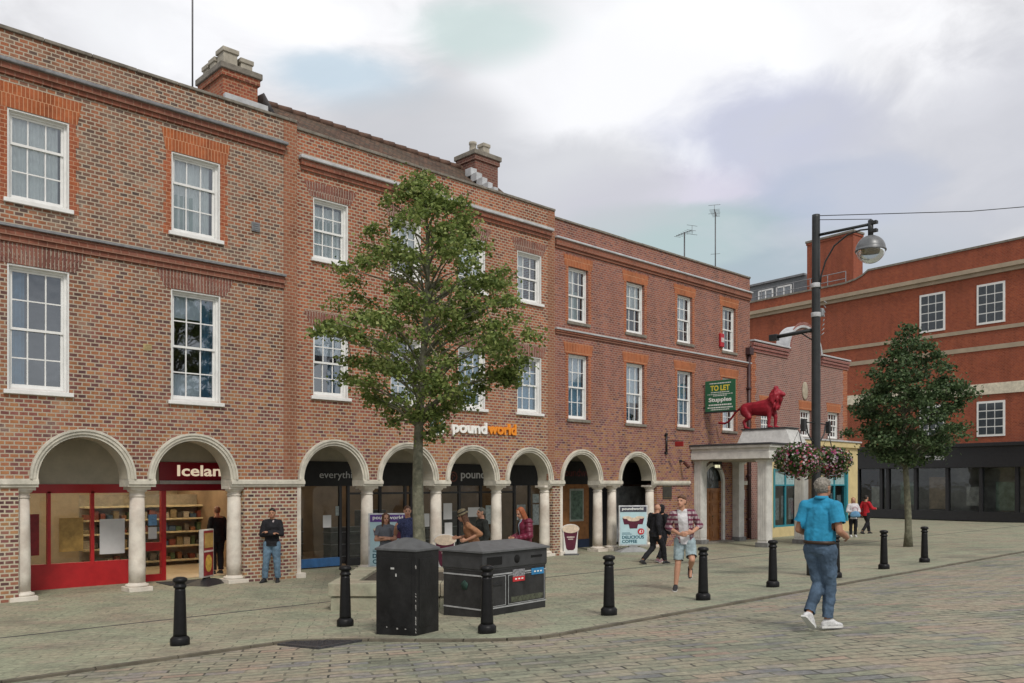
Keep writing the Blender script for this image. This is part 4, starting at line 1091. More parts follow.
H(((0, 2.04, .30), .06), ((0, 2.22, .32), .05), sub=1)
lion = skin('lion_statue', ln, .022, 3, mat('lion_red', (.28, .012, .025), .5, var=.25, scale=5, bump=.25, bscale=18))
lion.location = (20.0, -2.17, 4.365); lion.scale = (1.0, .93, .98)
tag(lion, 'red painted lion statue standing on the white plinth above the portico', 'statue')

# ================================================================== D : low building with shaped gable
bD = thing('brick_building', 'low pink brick building with a round gable and yellow shop front', 'building', (27, 0, 0))
YD = .0
opsD = [('r', 23.35, 24.3, 4.5, 5.6), ('r', 26.7, 27.75, 4.4, 5.62), ('r', 29.35, 30.5, 4.42, 5.66)]
m = MB(); facade(m, 22.57, 31.35, 4.28, 8.0, YD, opsD, .2); m.poly([(22.57, YD, -.1), (23.3, YD, -.1), (23.3, YD, 4.28), (22.57, YD, 4.28)])
el = [(27.1 + 1.46 * math.cos(PI * k / 24), 8.22 + 1.08 * math.sin(PI * k / 24)) for k in range(25)]
m.prism_y([(22.57, 8.0), (31.35, 8.0), (31.35, 8.2), (28.6, 8.2)] + el[1:-1] + [(25.6, 8.2), (22.57, 8.2)], YD, YD + .35)
m.poly([(31.35, YD, 4.28), (31.35, 9, 4.28), (31.35, 9, 8.2), (31.35, YD, 8.2)])
m.poly([(22.57, .3, 8.0), (31.35, .3, 8.0), (31.35, 9, 8.0), (22.57, 9, 8.0)]); m.poly([(22.6, 9, 0), (31.35, 9, 0), (31.35, 9, 8.0), (22.6, 9, 8.0)])
obj('wall', m, BR_D, bD, True)
m = MB()
for xa, xb in ((22.57, 25.55), (28.65, 31.4)):
    m.box(xa, xb, YD - .05, YD, 7.78, 7.88); m.box(xa, xb, YD - .09, YD, 7.90, 8.02); m.box(xa, xb, YD - .13, YD, 8.04, 8.16)
arc_sweep(m, 27.1, 8.1, [(1.30, YD - .06), (1.46, YD - .06), (1.46, YD), (1.30, YD)], 0.05, PI - .05, 30)
obj('cornice', m, brick_mat('brick_corbel_red', [(0, (.25, .07, .06)), (.5, (.33, .11, .09)), (1, (.30, .10, .09))], (.35, .22, .19), (.30, .15, .13), pmax=.3), bD, True)
m = MB(); m.box(22.57, 25.6, YD - .16, YD + .42, 8.2, 8.27, .01); m.box(28.6, 31.45, YD - .16, YD + .42, 8.2, 8.27, .01)
n = 30
rg = []
for k in range(n + 1):
    a = PI * k / n; rg.append([m.bm.verts.new((27.1 + rr * math.cos(a), yy, 8.22 + (rr - .38) * math.sin(a))) for rr, yy in ((1.47, YD - .08), (1.57, YD - .08), (1.57, YD + .55), (1.47, YD + .55))])
for k in range(n):
    for i in range(4): m._face([rg[k][i], rg[k][(i + 1) % 4], rg[k + 1][(i + 1) % 4], rg[k + 1][i]])
obj('coping', m, LEADL, bD, True)
for o in opsD:
    m = MB(); m.prism_y([(o[1] - .1, o[4] + .002), (o[2] + .1, o[4] + .002), (o[2] + .16, o[4] + .42), (o[1] - .16, o[4] + .42)], YD - .012, YD + .03)
    obj('window_dressing', m, RUB, bD, True)
m = MB()
for k in range(14): m.box(30.95 - (.08 if k % 2 else 0), 31.345, YD - .01, YD + .03, 4.3 + k * .25, 4.54 + k * .25); m.box(22.575, 22.85 + (.1 if k % 2 else 0), YD - .01, YD + .03, 4.3 + k * .25, 4.54 + k * .25)
obj('quoin', m, RUBJ, bD, True)
for o in opsD: window(bD, *o[1:], YD, 4, 2, 2, .5, False, [(WBLIND, 0, .5, 0, 1)], GLASS_LOW, 'stone', bar=.045)
m = MB(); m.lathe([(0, 0), (.33, 0), (.33, .04), (.27, .06), (0, .06)], (0, 0, 0), 24, Matrix.Translation((27.1, YD, 6.47)) @ Matrix.Diagonal((.75, 1, 1.25, 1)) @ Matrix.Rotation(PI / 2, 4, 'X'), cap=False)
obj('oval_plaque', m, mat('plaque_buff', (.38, .33, .25), .8), bD, True)
YELW = mat('yellow_render', (.58, .47, .24), .75, var=.12, scale=2, dirt=((.40, .33, .2, 1), 1.2, .4))
TEAL = mat('teal_paint', (.03, .22, .27), .45, var=.1)
ys_ = thing('shopfront', 'yellow shop front with teal window frames and teal sign right of the portico', 'shopfront', (27, 0, 0))
m = MB()
ops_y = [('r', 24.35, 26.5, .42, 2.95), ('r', 27.0, 27.9, .02, 2.9), ('r', 28.9, 31.2, .5, 2.95)]
facade(m, 23.3, 32.4, -.1, 4.02, YD - .04, ops_y, .2); m.poly([(32.4, YD - .04, -.1), (32.4, 6, -.1), (32.4, 6, 4.02), (32.4, YD - .04, 4.02)])
m.box(23.3, 32.45, YD - .16, YD + .2, 4.02, 4.28, .02); m.poly([(23.3, YD - .04, -.1), (23.3, YD - .04, 4.02), (23.3, YD + .1, 4.02), (23.3, YD + .1, -.1)]); m.poly([(31.35, .1, 4.29), (32.45, .1, 4.29), (32.45, 6, 4.29), (31.35, 6, 4.29)])
obj('wall', m, YELW, ys_, True)
m = MB(); m.box(23.25, 32.5, YD - .22, YD + .2, 4.28, 4.35, .01); obj('coping', m, LEADL, ys_, True)
for o in (ops_y[0], ops_y[2]):
    m = MB(); xa, xb, za, zb = o[1:]
    m.box(xa - .07, xa + .05, YD - .07, YD + .1, za, zb); m.box(xb - .05, xb + .12, YD - .07, YD + .1, za, zb); m.box(xa + .05, xb - .05, YD - .02, YD + .1, zb - .08, zb); m.box(xa + .05, xb - .05, YD - .02, YD + .1, za, za + .08)
    m.box((xa + xb) / 2 - .04, (xa + xb) / 2 + .04, YD, YD + .08, za + .08, zb - .08); m.box(xa + .05, xb - .05, YD + .01, YD + .07, zb - .75, zb - .69)
    wf = obj('shop_window_frame', m, TEAL, ys_, True)
    m = MB(); m.poly([(xa, YD + .06, za), (xb, YD + .06, za), (xb, YD + .06, zb - .7), (xa, YD + .06, zb - .7)]); obj('pane', m, GLASS_SHOP, wf)
    m = MB(); m.poly([(xa, YD + .05, zb - .72), (xb, YD + .05, zb - .72), (xb, YD + .05, zb), (xa, YD + .05, zb)]); obj('transom_panel', m, mat('pale_teal_panel', (.28, .40, .40), .5), wf)
    for k in range(3):
        xx = xa + .25 + k * (xb - xa - .3) / 3; m = MB(); m.box(xx, xx + .42, YD + .10, YD + .115, za + .3 + .1 * (k % 2), za + .3 + .1 * (k % 2) + .95); obj('notice', m, mat('faded_poster', (.35, .4, .4), .8), wf)
m = MB(); m.box(27.06, 27.84, YD + .06, YD + .12, .05, 2.86); obj('door', m, mat('dark_brown_door', (.08, .045, .025), .5), ys_, True)
m = MB(); m.box(27.7, 29.6, YD - .09, YD - .04, 3.5, 3.85, .01); obj('sign_panel', m, TEAL, ys_, True)
m = MB(); m.poly([(22.7, 3, 0), (32.3, 3, 0), (32.3, 3, 4), (22.7, 3, 4)]); m.poly([(22.7, .2, 3.1), (32.3, .2, 3.1), (32.3, 3, 3.1), (22.7, 3, 3.1)]); m.poly([(22.7, .2, .02), (32.3, .2, .02), (32.3, 3, .02), (22.7, 3, .02)])
obj('shop_interior', m, mat('shop_inner_dim', (.20, .18, .15), .8, var=.6, scale=1.0), ys_, True)
sk = thing('roof_light', 'pale glazed roof light behind the parapet of the pink brick building', 'roof light', (24.3, 1.6, 8.0))
m = MB(); m.prism_x([(-.7, 0), (.7, 0), (.7, .25), (0, .75), (-.7, .25)], -1.0, 1.0); obj('roof_light_frame', m, LEADL, sk)
m = MB()
for k in range(4): m.poly([(-.95 + k * .48, -.715, .262), (-.52 + k * .48, -.715, .262), (-.52 + k * .48, -.02, .752), (-.95 + k * .48, -.02, .752)])
obj('pane', m, mat('pale_sky_glass', (.35, .40, .43), .15), sk)

# ================================================================== E : tall red building closing the street
eE = thing('brick_building', 'tall bright red brick building with stone bands closing the street behind the lamp post', 'building', (47.5, 5.5, 0), math.radians(-96.6))
m = MB()
m.prism_y([(-24, 4.7), (16, 4.7), (16, 16.45), (-.6, 16.45), (-1.0, 16.2), (-1.5, 16.02), (-2.3, 15.9), (-24, 15.9)], 0, .5)
m.poly([(-24, .5, 0), (-24, 12, 0), (-24, 12, 15), (-24, .5, 15)]); m.poly([(16, .5, 0), (16, 12, 0), (16, 12, 15), (16, .5, 15)]); m.poly([(-24, 12, 0), (16, 12, 0), (16, 12, 15), (-24, 12, 15)])
m.poly([(-24, 0, 0), (-1.34, 0, 0), (-1.34, 0, 4.7), (-24, 0, 4.7)])
obj('wall', m, BR_E, eE)
m = MB(); m.poly([(-24, .4, 15), (16, .4, 15), (16, 12, 15), (-24, 12, 15)]); obj('roof', m, LEAD, eE)
BAND = mat('stone_band', (.36, .29, .21), .85, var=.15, scale=1.5, dirt=((.28, .23, .18, 1), .9, .5))
m = MB(); m.box(-24, 16, -.14, 0, 14.72, 14.95); m.box(-24, 16, -.30, 0, 14.95, 15.2); obj('cornice', m, BAND, eE)
m = MB(); m.box(-24, 16, -.06, 0, 11.38, 11.60); m.box(-24, 16, -.05, 0, 10.25, 10.52); obj('stone_band', m, BAND, eE)
m = MB(); m.box(-24, 16, -.08, 0, 7.6, 8.25); obj('cream_band', m, mat('cream_band_paint', (.62, .56, .44), .8), eE)
m = MB(); m.box(-24, -2.3, -.06, .56, 15.9, 16.02); m.box(-.6, 16, -.06, .56, 16.45, 16.57)
cpt = [(-2.3, 15.9), (-1.5, 16.02), (-1.0, 16.2), (-.6, 16.45)]
for a, b in zip(cpt, cpt[1:]): m.prism_y([(a[0], a[1] + .002), (b[0], b[1] + .002), (b[0], b[1] + .12), (a[0], a[1] + .12)], -.06, .56)
obj('coping', m, COPE, eE)
chimney(eE, -6.6, -2.9, 2.0, 3.2, 15.0, 20.1, [], BR_E, 'chimney_stack', False)
ph = thing('roof_penthouse', 'grey metal penthouse with white window on the roof of the tall red building', 'penthouse', (47.5, 5.5, 0), math.radians(-96.6))
m = MB(); m.prism_y([(-14, 15), (-7.2, 15), (-7.2, 17.6), (-8.2, 18.2), (-14, 18.2)], 4, 8); obj('penthouse_wall', m, mat('grey_cladding', (.16, .17, .18), .55, var=.2), ph)
m = MB(); m.box(-14.1, -8.1, 3.8, 8.1, 18.2, 18.35); obj('roof', m, LEAD, ph)
for x in (-12.3, -10.6):
    m = MB(); m.box(x, x + 1.3, 3.93, 3.99, 15.9, 17.7); wf = obj('window', m, mat('pane_grey', (.22, .24, .26), .15), ph); m = MB()
    for a in ((x - .06, x + .06), (x + .6, x + .7), (x + 1.24, x + 1.36)): m.box(*a, 3.9, 3.95, 15.9, 17.7)
    m.box(x, x + 1.3, 3.9, 3.95, 17.62, 17.74); m.box(x, x + 1.3, 3.9, 3.95, 15.86, 15.96); obj('frame', m, WHITE, wf)
m = MB()
for k in range(9): m.tube([(-14 + k * 1.4, .9, 15), (-14 + k * 1.4, .9, 17.0)], .03, 5)
for z in (16.5, 17.0): m.tube([(-14, .9, z), (-2.8, .9, z)], .03, 5)
tag(obj('roof_railing', m, mat('rail_grey', (.2, .2, .21), .5), eE), None)
bs = thing('shopfront', 'black shop front at the foot of the tall red building', 'shopfront', (47.5, 5.5, 0), math.radians(-96.6))
m = MB(); m.box(-1.34, 15, -.35, .1, 3.25, 4.7, .03); m.box(-1.34, 15, -.5, -.0, 4.5, 4.72, .02); obj('fascia', m, BLACK, bs)
m = MB()
for x in (-1.34, .3, .75, 2.6, 4.6, 6.6, 8.6, 10.6, 12.6, 14.8): m.box(x, x + .18, -.2, .1, .1, 3.25)
m.box(-1.34, 15, -.25, .1, .05, .62); obj('shop_frame', m, BLACK, bs)
m = MB(); m.poly([(-1.3, -.05, .6), (15, -.05, .6), (15, -.05, 3.25), (-1.3, -.05, 3.25)]); obj('shop_window', m, GLASS_SHOP, bs)
m = MB(); m.poly([(-1.3, 2.5, 0), (15, 2.5, 0), (15, 2.5, 3.3), (-1.3, 2.5, 3.3)]); m.poly([(-1.3, .1, 3.26), (15, .1, 3.26), (15, 2.5, 3.26), (-1.3, 2.5, 3.26)]); m.poly([(-1.3, .1, .1), (15, .1, .1), (15, 2.5, .1), (-1.3, 2.5, .1)])
obj('shop_interior', m, mat('shop_inner_grey', (.40, .40, .38), .8, var=.6, scale=.8), bs)
for k, x in enumerate((-.6, 1.4, 3.3, 5.6, 7.3, 9.6, 11.7)):
    m = MB(); m.box(x, x + .9 + .2 * (k % 3), .4, .46, .7 + .25 * (k % 2), 2.1 + .3 * (k % 3)); obj('display_panel', m, mat('panel_%s' % ('pale', 'sage', 'tan')[k % 3], ((.5, .5, .47), (.25, .33, .27), (.36, .26, .17))[k % 3], .6, var=.4, scale=3), bs)
m = MB()
for k, w_ in enumerate((.9, .5, .7)): m.box(2.2 + sum((.9, .5, .7)[:k]) + k * .15, 2.2 + sum((.9, .5, .7)[:k + 1]) + k * .15, -.365, -.352, 3.75, 4.0)
obj('pale_sign_strip', m, mat('sign_pale', (.4, .4, .4), .5), bs)
# upper windows of E beyond the tree
for x in (3.0, 6.5, 10.0):
    for z0, h_ in ((5.2, 1.9), (11.9, 2.2)):
        m = MB(); m.box(x - .1, x + 1.5, -.045, .01, z0 - .1, z0 + h_ + .1); w_ = obj('window', m, WHITE, eE)
        m = MB()
        for i in range(3):
            for j in range(4): m.box(x + i * .47 + .02, x + i * .47 + .44, -.055, -.044, z0 + j * h_ / 4 + .03, z0 + (j + 1) * h_ / 4 - .03)
        obj('pane', m, mat('pane_dark', (.05, .06, .07), .08), w_)

# ================================================================== aerials and mast
def aerial(name, label, x, y, z0, z1, kind, rz=0):
    a = thing(name, label, 'aerial', (x, y, z0), rz)
    m = MB(); m.tube([(0, 0, 0), (0, 0, z1 - z0)], .028 if kind else .025, 6); obj('mast', m, mat('aerial_grey', (.10, .10, .105), .5, .4), a)
    if kind:
        m = MB(); h = z1 - z0 - .05
        m.tube([(-.55, 0, h), (.6, 0, h + .06)], .014, 5)
        for k in range(7): m.tube([(-.5 + k * .17, -.22 + .01 * k, h), (-.5 + k * .17, .22 - .01 * k, h)], .009, 4)
        m.tube([(-.55, -.25, h - .18), (-.55, .25, h - .18)], .009, 4); m.tube([(-.55, -.25, h + .18), (-.55, .25, h + .18)], .009, 4); m.tube([(-.55, 0, h - .18), (-.55, 0, h + .18)], .009, 4)
        if kind == 2: m.tube([(-.16, 0, h * .5), (.16, 0, h * .5)], .012, 4); m.tube([(0, -.2, h * .5), (0, .2, h * .5)], .009, 4)
        obj('antenna', m, mat('aerial_grey', (.10, .10, .105), .5, .4), a)
    else:
        m = MB(); m.box(-.06, .2, -.05, .05, .1, .18); m.tube([(0, 0, 0), (.15, 0, .0)], .03, 5); obj('clamp', m, mat('aerial_grey', (.10, .10, .105), .5, .4), a)
aerial('radio_mast', 'thin tall mast beside the large orange brick chimney', .50, 3.6, 11.5, 17.5, 0)
aerial('tv_aerial', 'tall television aerial on the roof edge of the plum brick building', 23.0, 2.0, 10.5, 14.1, 2, .5)
aerial('tv_aerial', 'low television aerial left of the taller one on the plum brick building', 20.7, 2.0, 10.5, 12.75, 1, 1.2)
# ================================================================== bollards
IRON = mat('bollard_black', (.009, .009, .0095), .42, var=.3, scale=10, bump=.08, bscale=50, spec=.22)
bl = thing('bollard', 'x', 'bollard', (0, 0, 0), 0, 'black bollards along the kerb')
m = MB()
m.lathe([(.088, .12), (.086, .16), (.070, .72), (.066, .755)], n=20); obj('shaft', m, IRON, bl)
m = MB(); m.lathe([(.125, -.06), (.125, .085), (.112, .105), (.095, .12), (.088, .125)], n=8 * 2); obj('base', m, IRON, bl)
m = MB(); m.lathe([(.066, .755), (.082, .765), (.084, .785), (.07, .80), (.066, .82), (.07, .835), (.092, .845), (.096, .865), (.085, .89), (.05, .905), (.0, .91)], n=20); obj('cap', m, IRON, bl)
BOL = [(-4.49, -7.55, 'black bollard standing alone on the paving in front of the food shop, nearest the street sign'), (-2.11, -7.84, 'black bollard between the stone planter corner and the square bin'),
       (-1.50, -10.33, 'black bollard in front of the wide recycling bin'), (.84, -10.49, 'black bollard on the open paving right of the recycling bin'),
       (3.27, -10.54, 'black bollard covering the leg of the running man'), (5.87, -10.38, 'black bollard between the running man and the man in turquoise'),
       (8.25, -10.5, 'black bollard half hidden behind the man in turquoise'), (10.88, -10.40, 'black bollard at the far end of the row near the black shop'),
       (13.3, -10.4, 'black bollard beyond the far end one outside the black shop')]
BOL[0] = (-4.49, -7.55, 'black bollard standing alone on the paving in front of the food shop')
for i, (x, y, lb) in enumerate(BOL):
    o = bl if i == 0 else dup(bl, (x, y, gz(y)), R.uniform(0, 3))
    o.location = (x, y, gz(y)); o['label'] = lb

# ================================================================== square bin
BINP = mat('bin_black_paint', (.010, .010, .0105), .42, var=.5, scale=3, bump=.1, bscale=25, spec=.25, dirt=((.03, .03, .03, 1), 5, .5))
BINT = mat('bin_grey_top', (.085, .088, .09), .5, var=.25, scale=8)
gx, gy = -2.03, -9.28
sb = thing('litter_bin', 'tall square black bin with pyramid lid and chipped paint by the tree planter', 'bin', (gx, gy, gz(gy) + .0), math.radians(17))
m = MB(); m.box(-.275, .275, -.335, .335, -.03, 1.16, .012); obj('bin_body', m, BINP, sb)
m = MB(); m.frustum([(-.29, -.35), (.29, -.35), (.29, .35), (-.29, .35)], [(-.05, -.06), (.05, -.06), (.05, .06), (-.05, .06)], 1.175, 1.31); m.box(-.29, .29, -.35, .35, 1.145, 1.176, .006); obj('lid', m, BINT, sb)
m = MB()
for (x, y, z, w_, h_) in ((-.2805, .0, 0, 0, 0),):
    pass
m.box(-.281, -.274, .02, .08, .895, .92); m.box(-.281, -.274, -.02, .0, .80, .84)
obj('sticker', m, mat('sticker_white', (.5, .5, .48), .6), sb)
m = MB()
R9 = random.Random(11)
for k in range(22):   # chips where the paint has come off along the corner
    z = R9.choice([R9.uniform(.02, 1.1), R9.uniform(.05, .6)]); h_ = R9.choice([R9.uniform(.006, .02), R9.uniform(.01, .06)]); s_ = R9.uniform(.003, .013)
    m.box(-.2795, -.2795 + s_, -.3392, -.3365, z, z + h_); m.box(-.2795, -.2745, -.338, -.338 + s_, z + .01, z + h_ * .8 + .012)
for k in range(7):
    y = R9.uniform(-.2, .15); m.box(-.279, -.2745, y, y + R9.uniform(.01, .05), (z_ := R9.uniform(.08, .2)), z_ + R9.uniform(.008, .022))
obj('paint_chips', m, mat('bare_metal', (.36, .35, .33), .6), sb)
m = MB(); m.box(-.2, .2, -.341, -.335, .12, 1.05, .002); m.box(-.2795, -.274, -.26, .26, .12, 1.05, .002); obj('door_panel', m, BINP, sb)

# ================================================================== wide recycling bin
gx, gy = .42, -8.42
rb = thing('recycling_bin', 'wide dark recycling bin with three openings and red and blue labels', 'bin', (gx, gy, gz(gy)), math.radians(6))
RG = mat('recycle_grey', (.022, .022, .023), .38, var=.4, scale=4, bump=.08, bscale=30, spec=.3, dirt=((.055, .055, .055, 1), 3, .5))
L2, D2 = .80, .42
m = MB(); m.box(-L2, L2, -D2, D2, -.06, .74, .01); obj('bin_body', m, RG, rb)
m = MB(); m.box(-L2 - .015, L2 + .015, -D2 - .02, D2 + .02, .76, 1.02, .012); m.box(-L2 - .005, L2 + .005, -D2 - .005, D2 + .005, .738, .762); obj('hood', m, mat('hood_grey', (.042, .043, .045), .42, var=.3, scale=5, spec=.3), rb)
m = MB(); m.box(-L2 - .05, L2 + .05, -D2 - .06, D2 + .06, 1.02, 1.05, .006); m.frustum([(-L2 - .05, -D2 - .06), (L2 + .05, -D2 - .06), (L2 + .05, D2 + .06), (-L2 - .05, D2 + .06)], [(-L2 + .3, -.03), (L2 - .3, -.03), (L2 - .3, .03), (-L2 + .3, .03)], 1.05, 1.17); obj('lid', m, mat('bin_lid_grey', (.105, .108, .11), .5, var=.2), rb)
DK = mat('opening_dark', (.004, .004, .004), .9)
for kind, x in (('slot', -.52), ('round', .02), ('slit', .53)):
    m = MB()
    if kind == 'slot': m.box(x - .19, x + .17, -D2 - .0235, -D2 - .015, .82, .95)
    if kind == 'round': m.lathe([(0, 0), (.068, 0), (.068, .006), (0, .006)], (0, 0, 0), 24, Matrix.Translation((x, -D2 - .018, .885)) @ Matrix.Rotation(PI / 2, 4, 'X'), cap=False)
    if kind == 'slit': m.box(x - .15, x + .15, -D2 - .0235, -D2 - .015, .88, .92)
    obj('opening', m, DK, rb)
SILV = mat('pale_metal_strip', (.42, .43, .44), .4, .3)
m = MB()
for z in (.13, .655): m.box(-L2 - .006, L2 + .006, -D2 - .007, -D2 + .0, z, z + .022); m.box(-L2 - .007, -L2, -D2, D2, z, z + .022)
m.box(-L2 - .006, -L2 + .016, -D2 - .0065, -D2, .152, .655)
obj('trim_strip', m, SILV, rb)
for xa, xb in ((-.76, -.24), (-.20, .76)):
    m = MB(); m.box(xa, xb, -D2 - .012, -D2, .16, .645, .006); d_ = obj('door', m, RG, rb)
    m = MB()
    for a in ((xa + .01, xb - .01, .165, .175), (xa + .01, xb - .01, .63, .64), (xa + .01, xa + .02, .175, .63), (xb - .02, xb - .01, .175, .63)): m.box(a[0], a[1], -D2 - .015, -D2 - .011, a[2], a[3])
    obj('door_edge', m, SILV, d_)
m = MB(); m.box(-.66, -.34, -D2 - .03, -D2 - .012, .50, .53); obj('handle', m, BLACK, rb)
m = MB(); m.box(-.08, .22, -D2 - .022, -D2 - .0125, .60, .715); l1 = obj('label_plate', m, mat('label_grey', (.22, .22, .23), .5, var=.7, scale=30), rb)
m = MB(); m.box(-.08, .22, -D2 - .023, -D2 - .0125, .52, .598); l2 = obj('label_plate', m, mat('label_red', (.50, .03, .035), .5), rb); l2['label'] = 'red label plate'
m = MB(); m.box(.40, .72, -D2 - .023, -D2 - .0125, .595, .70); l3 = obj('label_plate', m, mat('label_blue', (.03, .20, .42), .5), rb); l3['label'] = 'blue label plate'
m = MB()
for x0, z0 in ((.46, .635), (.54, .635), (.62, .635), (-.03, .55), (.05, .55), (.13, .55)): m.box(x0, x0 + .045, -D2 - .0255, -D2 - .0225, z0, z0 + .022)
obj('label_print', m, mat('board_white', (.78, .80, .76), .5), rb)
m = MB(); m.box(-.12, .70, -D2 - .016, -D2 - .011, .19, .28); obj('faded_notice', m, mat('faded_green_print', (.07, .075, .05), .7, var=.7, scale=24), rb)
m = MB(); m.lathe([(0, 0), (.085, 0), (.085, .004), (0, .004)], (0, 0, 0), 5, Matrix.Translation((-L2 - .003, -.05, .50)) @ Matrix.Rotation(-PI / 2, 4, 'Y'), cap=False); obj('green_symbol', m, mat('symbol_green', (.016, .045, .034), .7), rb)

# ================================================================== stone planter bench round the tree
tx, ty = .88, -5.82
pn2 = thing('tree_planter', 'square stone planter bench of two courses round the young street tree', 'planter', (tx, ty, gz(ty)), math.radians(-43.8))
PLS = mat('planter_stone', (.30, .295, .215), .85, var=.3, scale=3.5, bump=.4, bscale=25, dirt=((.33, .22, .17, 1), 1.3, .55))
hx0, hx1, hy0, hy1 = -1.47, 1.47, -1.47, 1.47
for z0, z1, i_ in ((-.08, .235, .04), (.25, .48, 0)):
    m = MB()
    def run(a0, a1, fn):
        n = max(2, round((a1 - a0) / .85)); st_ = (a1 - a0) / n
        for k in range(n): fn(a0 + k * st_ + .004, a0 + (k + 1) * st_ - .004)
    run(hx0 + i_, hx1 - i_, lambda a, b: m.box(a, b, hy0 + i_, hy0 + .45, z0, z1, .015)); run(hx0 + i_, hx1 - i_, lambda a, b: m.box(a, b, hy1 - .45, hy1 - i_, z0, z1, .015))
    run(hy0 + .455, hy1 - .455, lambda a, b: m.box(hx0 + i_, hx0 + .45, a, b, z0, z1, .015)); run(hy0 + .455, hy1 - .455, lambda a, b: m.box(hx1 - .45, hx1 - i_, a, b, z0, z1, .015))
    obj('stone_course', m, PLS, pn2)
m = MB(); m.box(hx0 + .45, hx1 - .45, hy0 + .45, hy1 - .45, .0, .42); tag(obj('soil', m, mat('soil', (.06, .05, .038), .95, var=.4, scale=10, bump=.6), pn2), None)

# ================================================================== trees
LEAF = leaf_mat('leaf_green', [(0, (.075, .115, .03)), (.3, (.14, .195, .05)), (.6, (.20, .265, .07)), (.85, (.28, .335, .10)), (1, (.38, .41, .16))], trans=.38)
LEAF2 = leaf_mat('leaf_dark_green', [(0, (.035, .065, .027)), (.5, (.07, .12, .045)), (1, (.13, .18, .08))])
BARK = mat('bark', (.17, .165, .115), .9, var=.45, scale=9, bump=1.0, bscale=22, dirt=((.07, .075, .05, 1), 6, .8))
def add_leaf(mb, p, s, rnd):
    n = Vector((rnd.gauss(0, .55), rnd.gauss(0, .55), rnd.gauss(.55, .5))).normalized()
    a = n.orthogonal().normalized(); b = n.cross(a); t_ = rnd.uniform(0, 2 * PI)
    u = a * math.cos(t_) + b * math.sin(t_); v = n.cross(u)
    f = rnd.uniform(.0, .3)
    pts = [p - u * s * .55, p - u * s * .1 + v * s * .42 + n * s * f, p + u * s * .30 + v * s * .25 + n * s * f * .6, p + u * s * .6, p + u * s * .30 - v * s * .25 + n * s * f * .6, p - u * s * .1 - v * s * .42 + n * s * f]
    vs = [mb.bm.verts.new(q) for q in pts]
    mb._face([vs[0], vs[1], vs[2], vs[3]]); mb._face([vs[0], vs[3], vs[4], vs[5]])
def make_tree(label, loc, prof, trunk_r, seed, nclump, nleaf, lsize, leafm, right=(.722, -.692), group=None, bend=.1, clump=.30, sprigs=()):
    """prof: [(z, radius towards `right`, radius away from it)] heights above the base"""
    rnd = random.Random(seed)
    T = thing('street_tree', label, 'tree', loc, 0, group)
    zt = prof[-1][0]; zb = prof[0][0]
    axis = lambda z: Vector((bend * math.sin(z * .7 + seed), bend * .7 * math.sin(z * .9 + 1 + seed) , z))
    a0 = axis(0)
    tr = MB()
    pts = [axis(zt * k / 14) - Vector((a0.x, a0.y, 0)) for k in range(15)]
    def rad(z):
        return max(.015, trunk_r * (1 - (z / zt) ** 1.15 * .92) * (1 + .35 * math.exp(-z * 5)))
    tr.tube(pts, [rad(p.z) for p in pts], 12)
    def profile(z):
        for (z0, r0, l0), (z1, r1, l1) in zip(prof, prof[1:]):
            if z0 <= z <= z1:
                f = (z - z0) / (z1 - z0); return r0 + (r1 - r0) * f, l0 + (l1 - l0) * f
        return .1, .1
    cr = MB(); clumps = []
    rv = Vector((*right, 0)).normalized(); fv = Vector((-rv.y, rv.x, 0))
    tries = 0
    while len(clumps) < nclump and tries < nclump * 30:
        tries += 1
        z = zb + (zt - zb) * (rnd.random() ** 1.1)
        th = rnd.uniform(0, 2 * PI); rr, ll = profile(z)
        c = math.cos(th); Rm = rr if c > 0 else ll; Rm = Rm * abs(c) + (rr + ll) / 2 * (1 - abs(c)); Rm *= .92 + .16 * math.sin(3 * th + 2.3 * z + seed) + .12 * math.sin(5 * th - 3.1 * z)
        if rnd.random() > (Rm / 2.4) ** .8 + .12: continue
        q = rnd.uniform(.45, 1.0) ** .6 * max(.05, Rm - clump * .7)
        if rnd.random() < .10: q = Rm - clump * .3
        p = pts[min(14, int(z / zt * 14))].copy(); p.z = z
        p += rv * q * c + fv * q * math.sin(th)
        if any((p - k[0]).length < clump * .72 for k in clumps): continue
        clumps.append((p, th, q))
    for q, z in sprigs:
        clumps.append((axis(z) - Vector((a0.x, a0.y, 0)) + rv * q, 0, abs(q) + .36))
    for i, (p, th, q) in enumerate(clumps):
        zs = max(zb * .93, p.z - .35 * q - .25); base_ = pts[0] + (pts[-1] - pts[0]) * (zs / zt); base_ = Vector((axis(zs).x - a0.x, axis(zs).y - a0.y, zs))
        if q > .35 and i % 2 == 0:
            mid = base_.lerp(p, .5) + Vector((0, 0, .10 * q)); tr.tube([base_, base_.lerp(mid, .5) + Vector((0, 0, .03)), mid, p], [min(.032, rad(zs) * .4), .022, .015, .005], 6, cap=False)
        elif i % 2:
            o_ = min((k for k in clumps if k[0] is not p), key=lambda k: (k[0] - p).length + (0 if k[2] < q else 1)); tr.tube([o_[0], o_[0].lerp(p, .5) + Vector((0, 0, .05)), p], [.014, .01, .005], 5, cap=False)
        cs = clump * rnd.uniform(.75, 1.25)
        n_ = int(nleaf * rnd.uniform(.6, 1.3))
        for _ in range(n_):
            d = Vector((rnd.gauss(0, 1), rnd.gauss(0, 1), rnd.gauss(0, .55)))
            d = d * cs * .46; d.z -= .18 * d.xy.length
            pp = p + d
            rr, ll = profile(min(max(pp.z, zb), zt))
            add_leaf(cr, pp, lsize * rnd.uniform(.65, 1.25), rnd)
        for _ in range(int(n_ * .10)):       # loose sprays on the outline
            d = Vector((rnd.gauss(0, 1), rnd.gauss(0, 1), rnd.gauss(.1, .8))) * cs * .85
            if d.length > cs * 1.7: continue
            add_leaf(cr, p + d, lsize * rnd.uniform(.5, 1.0), rnd)
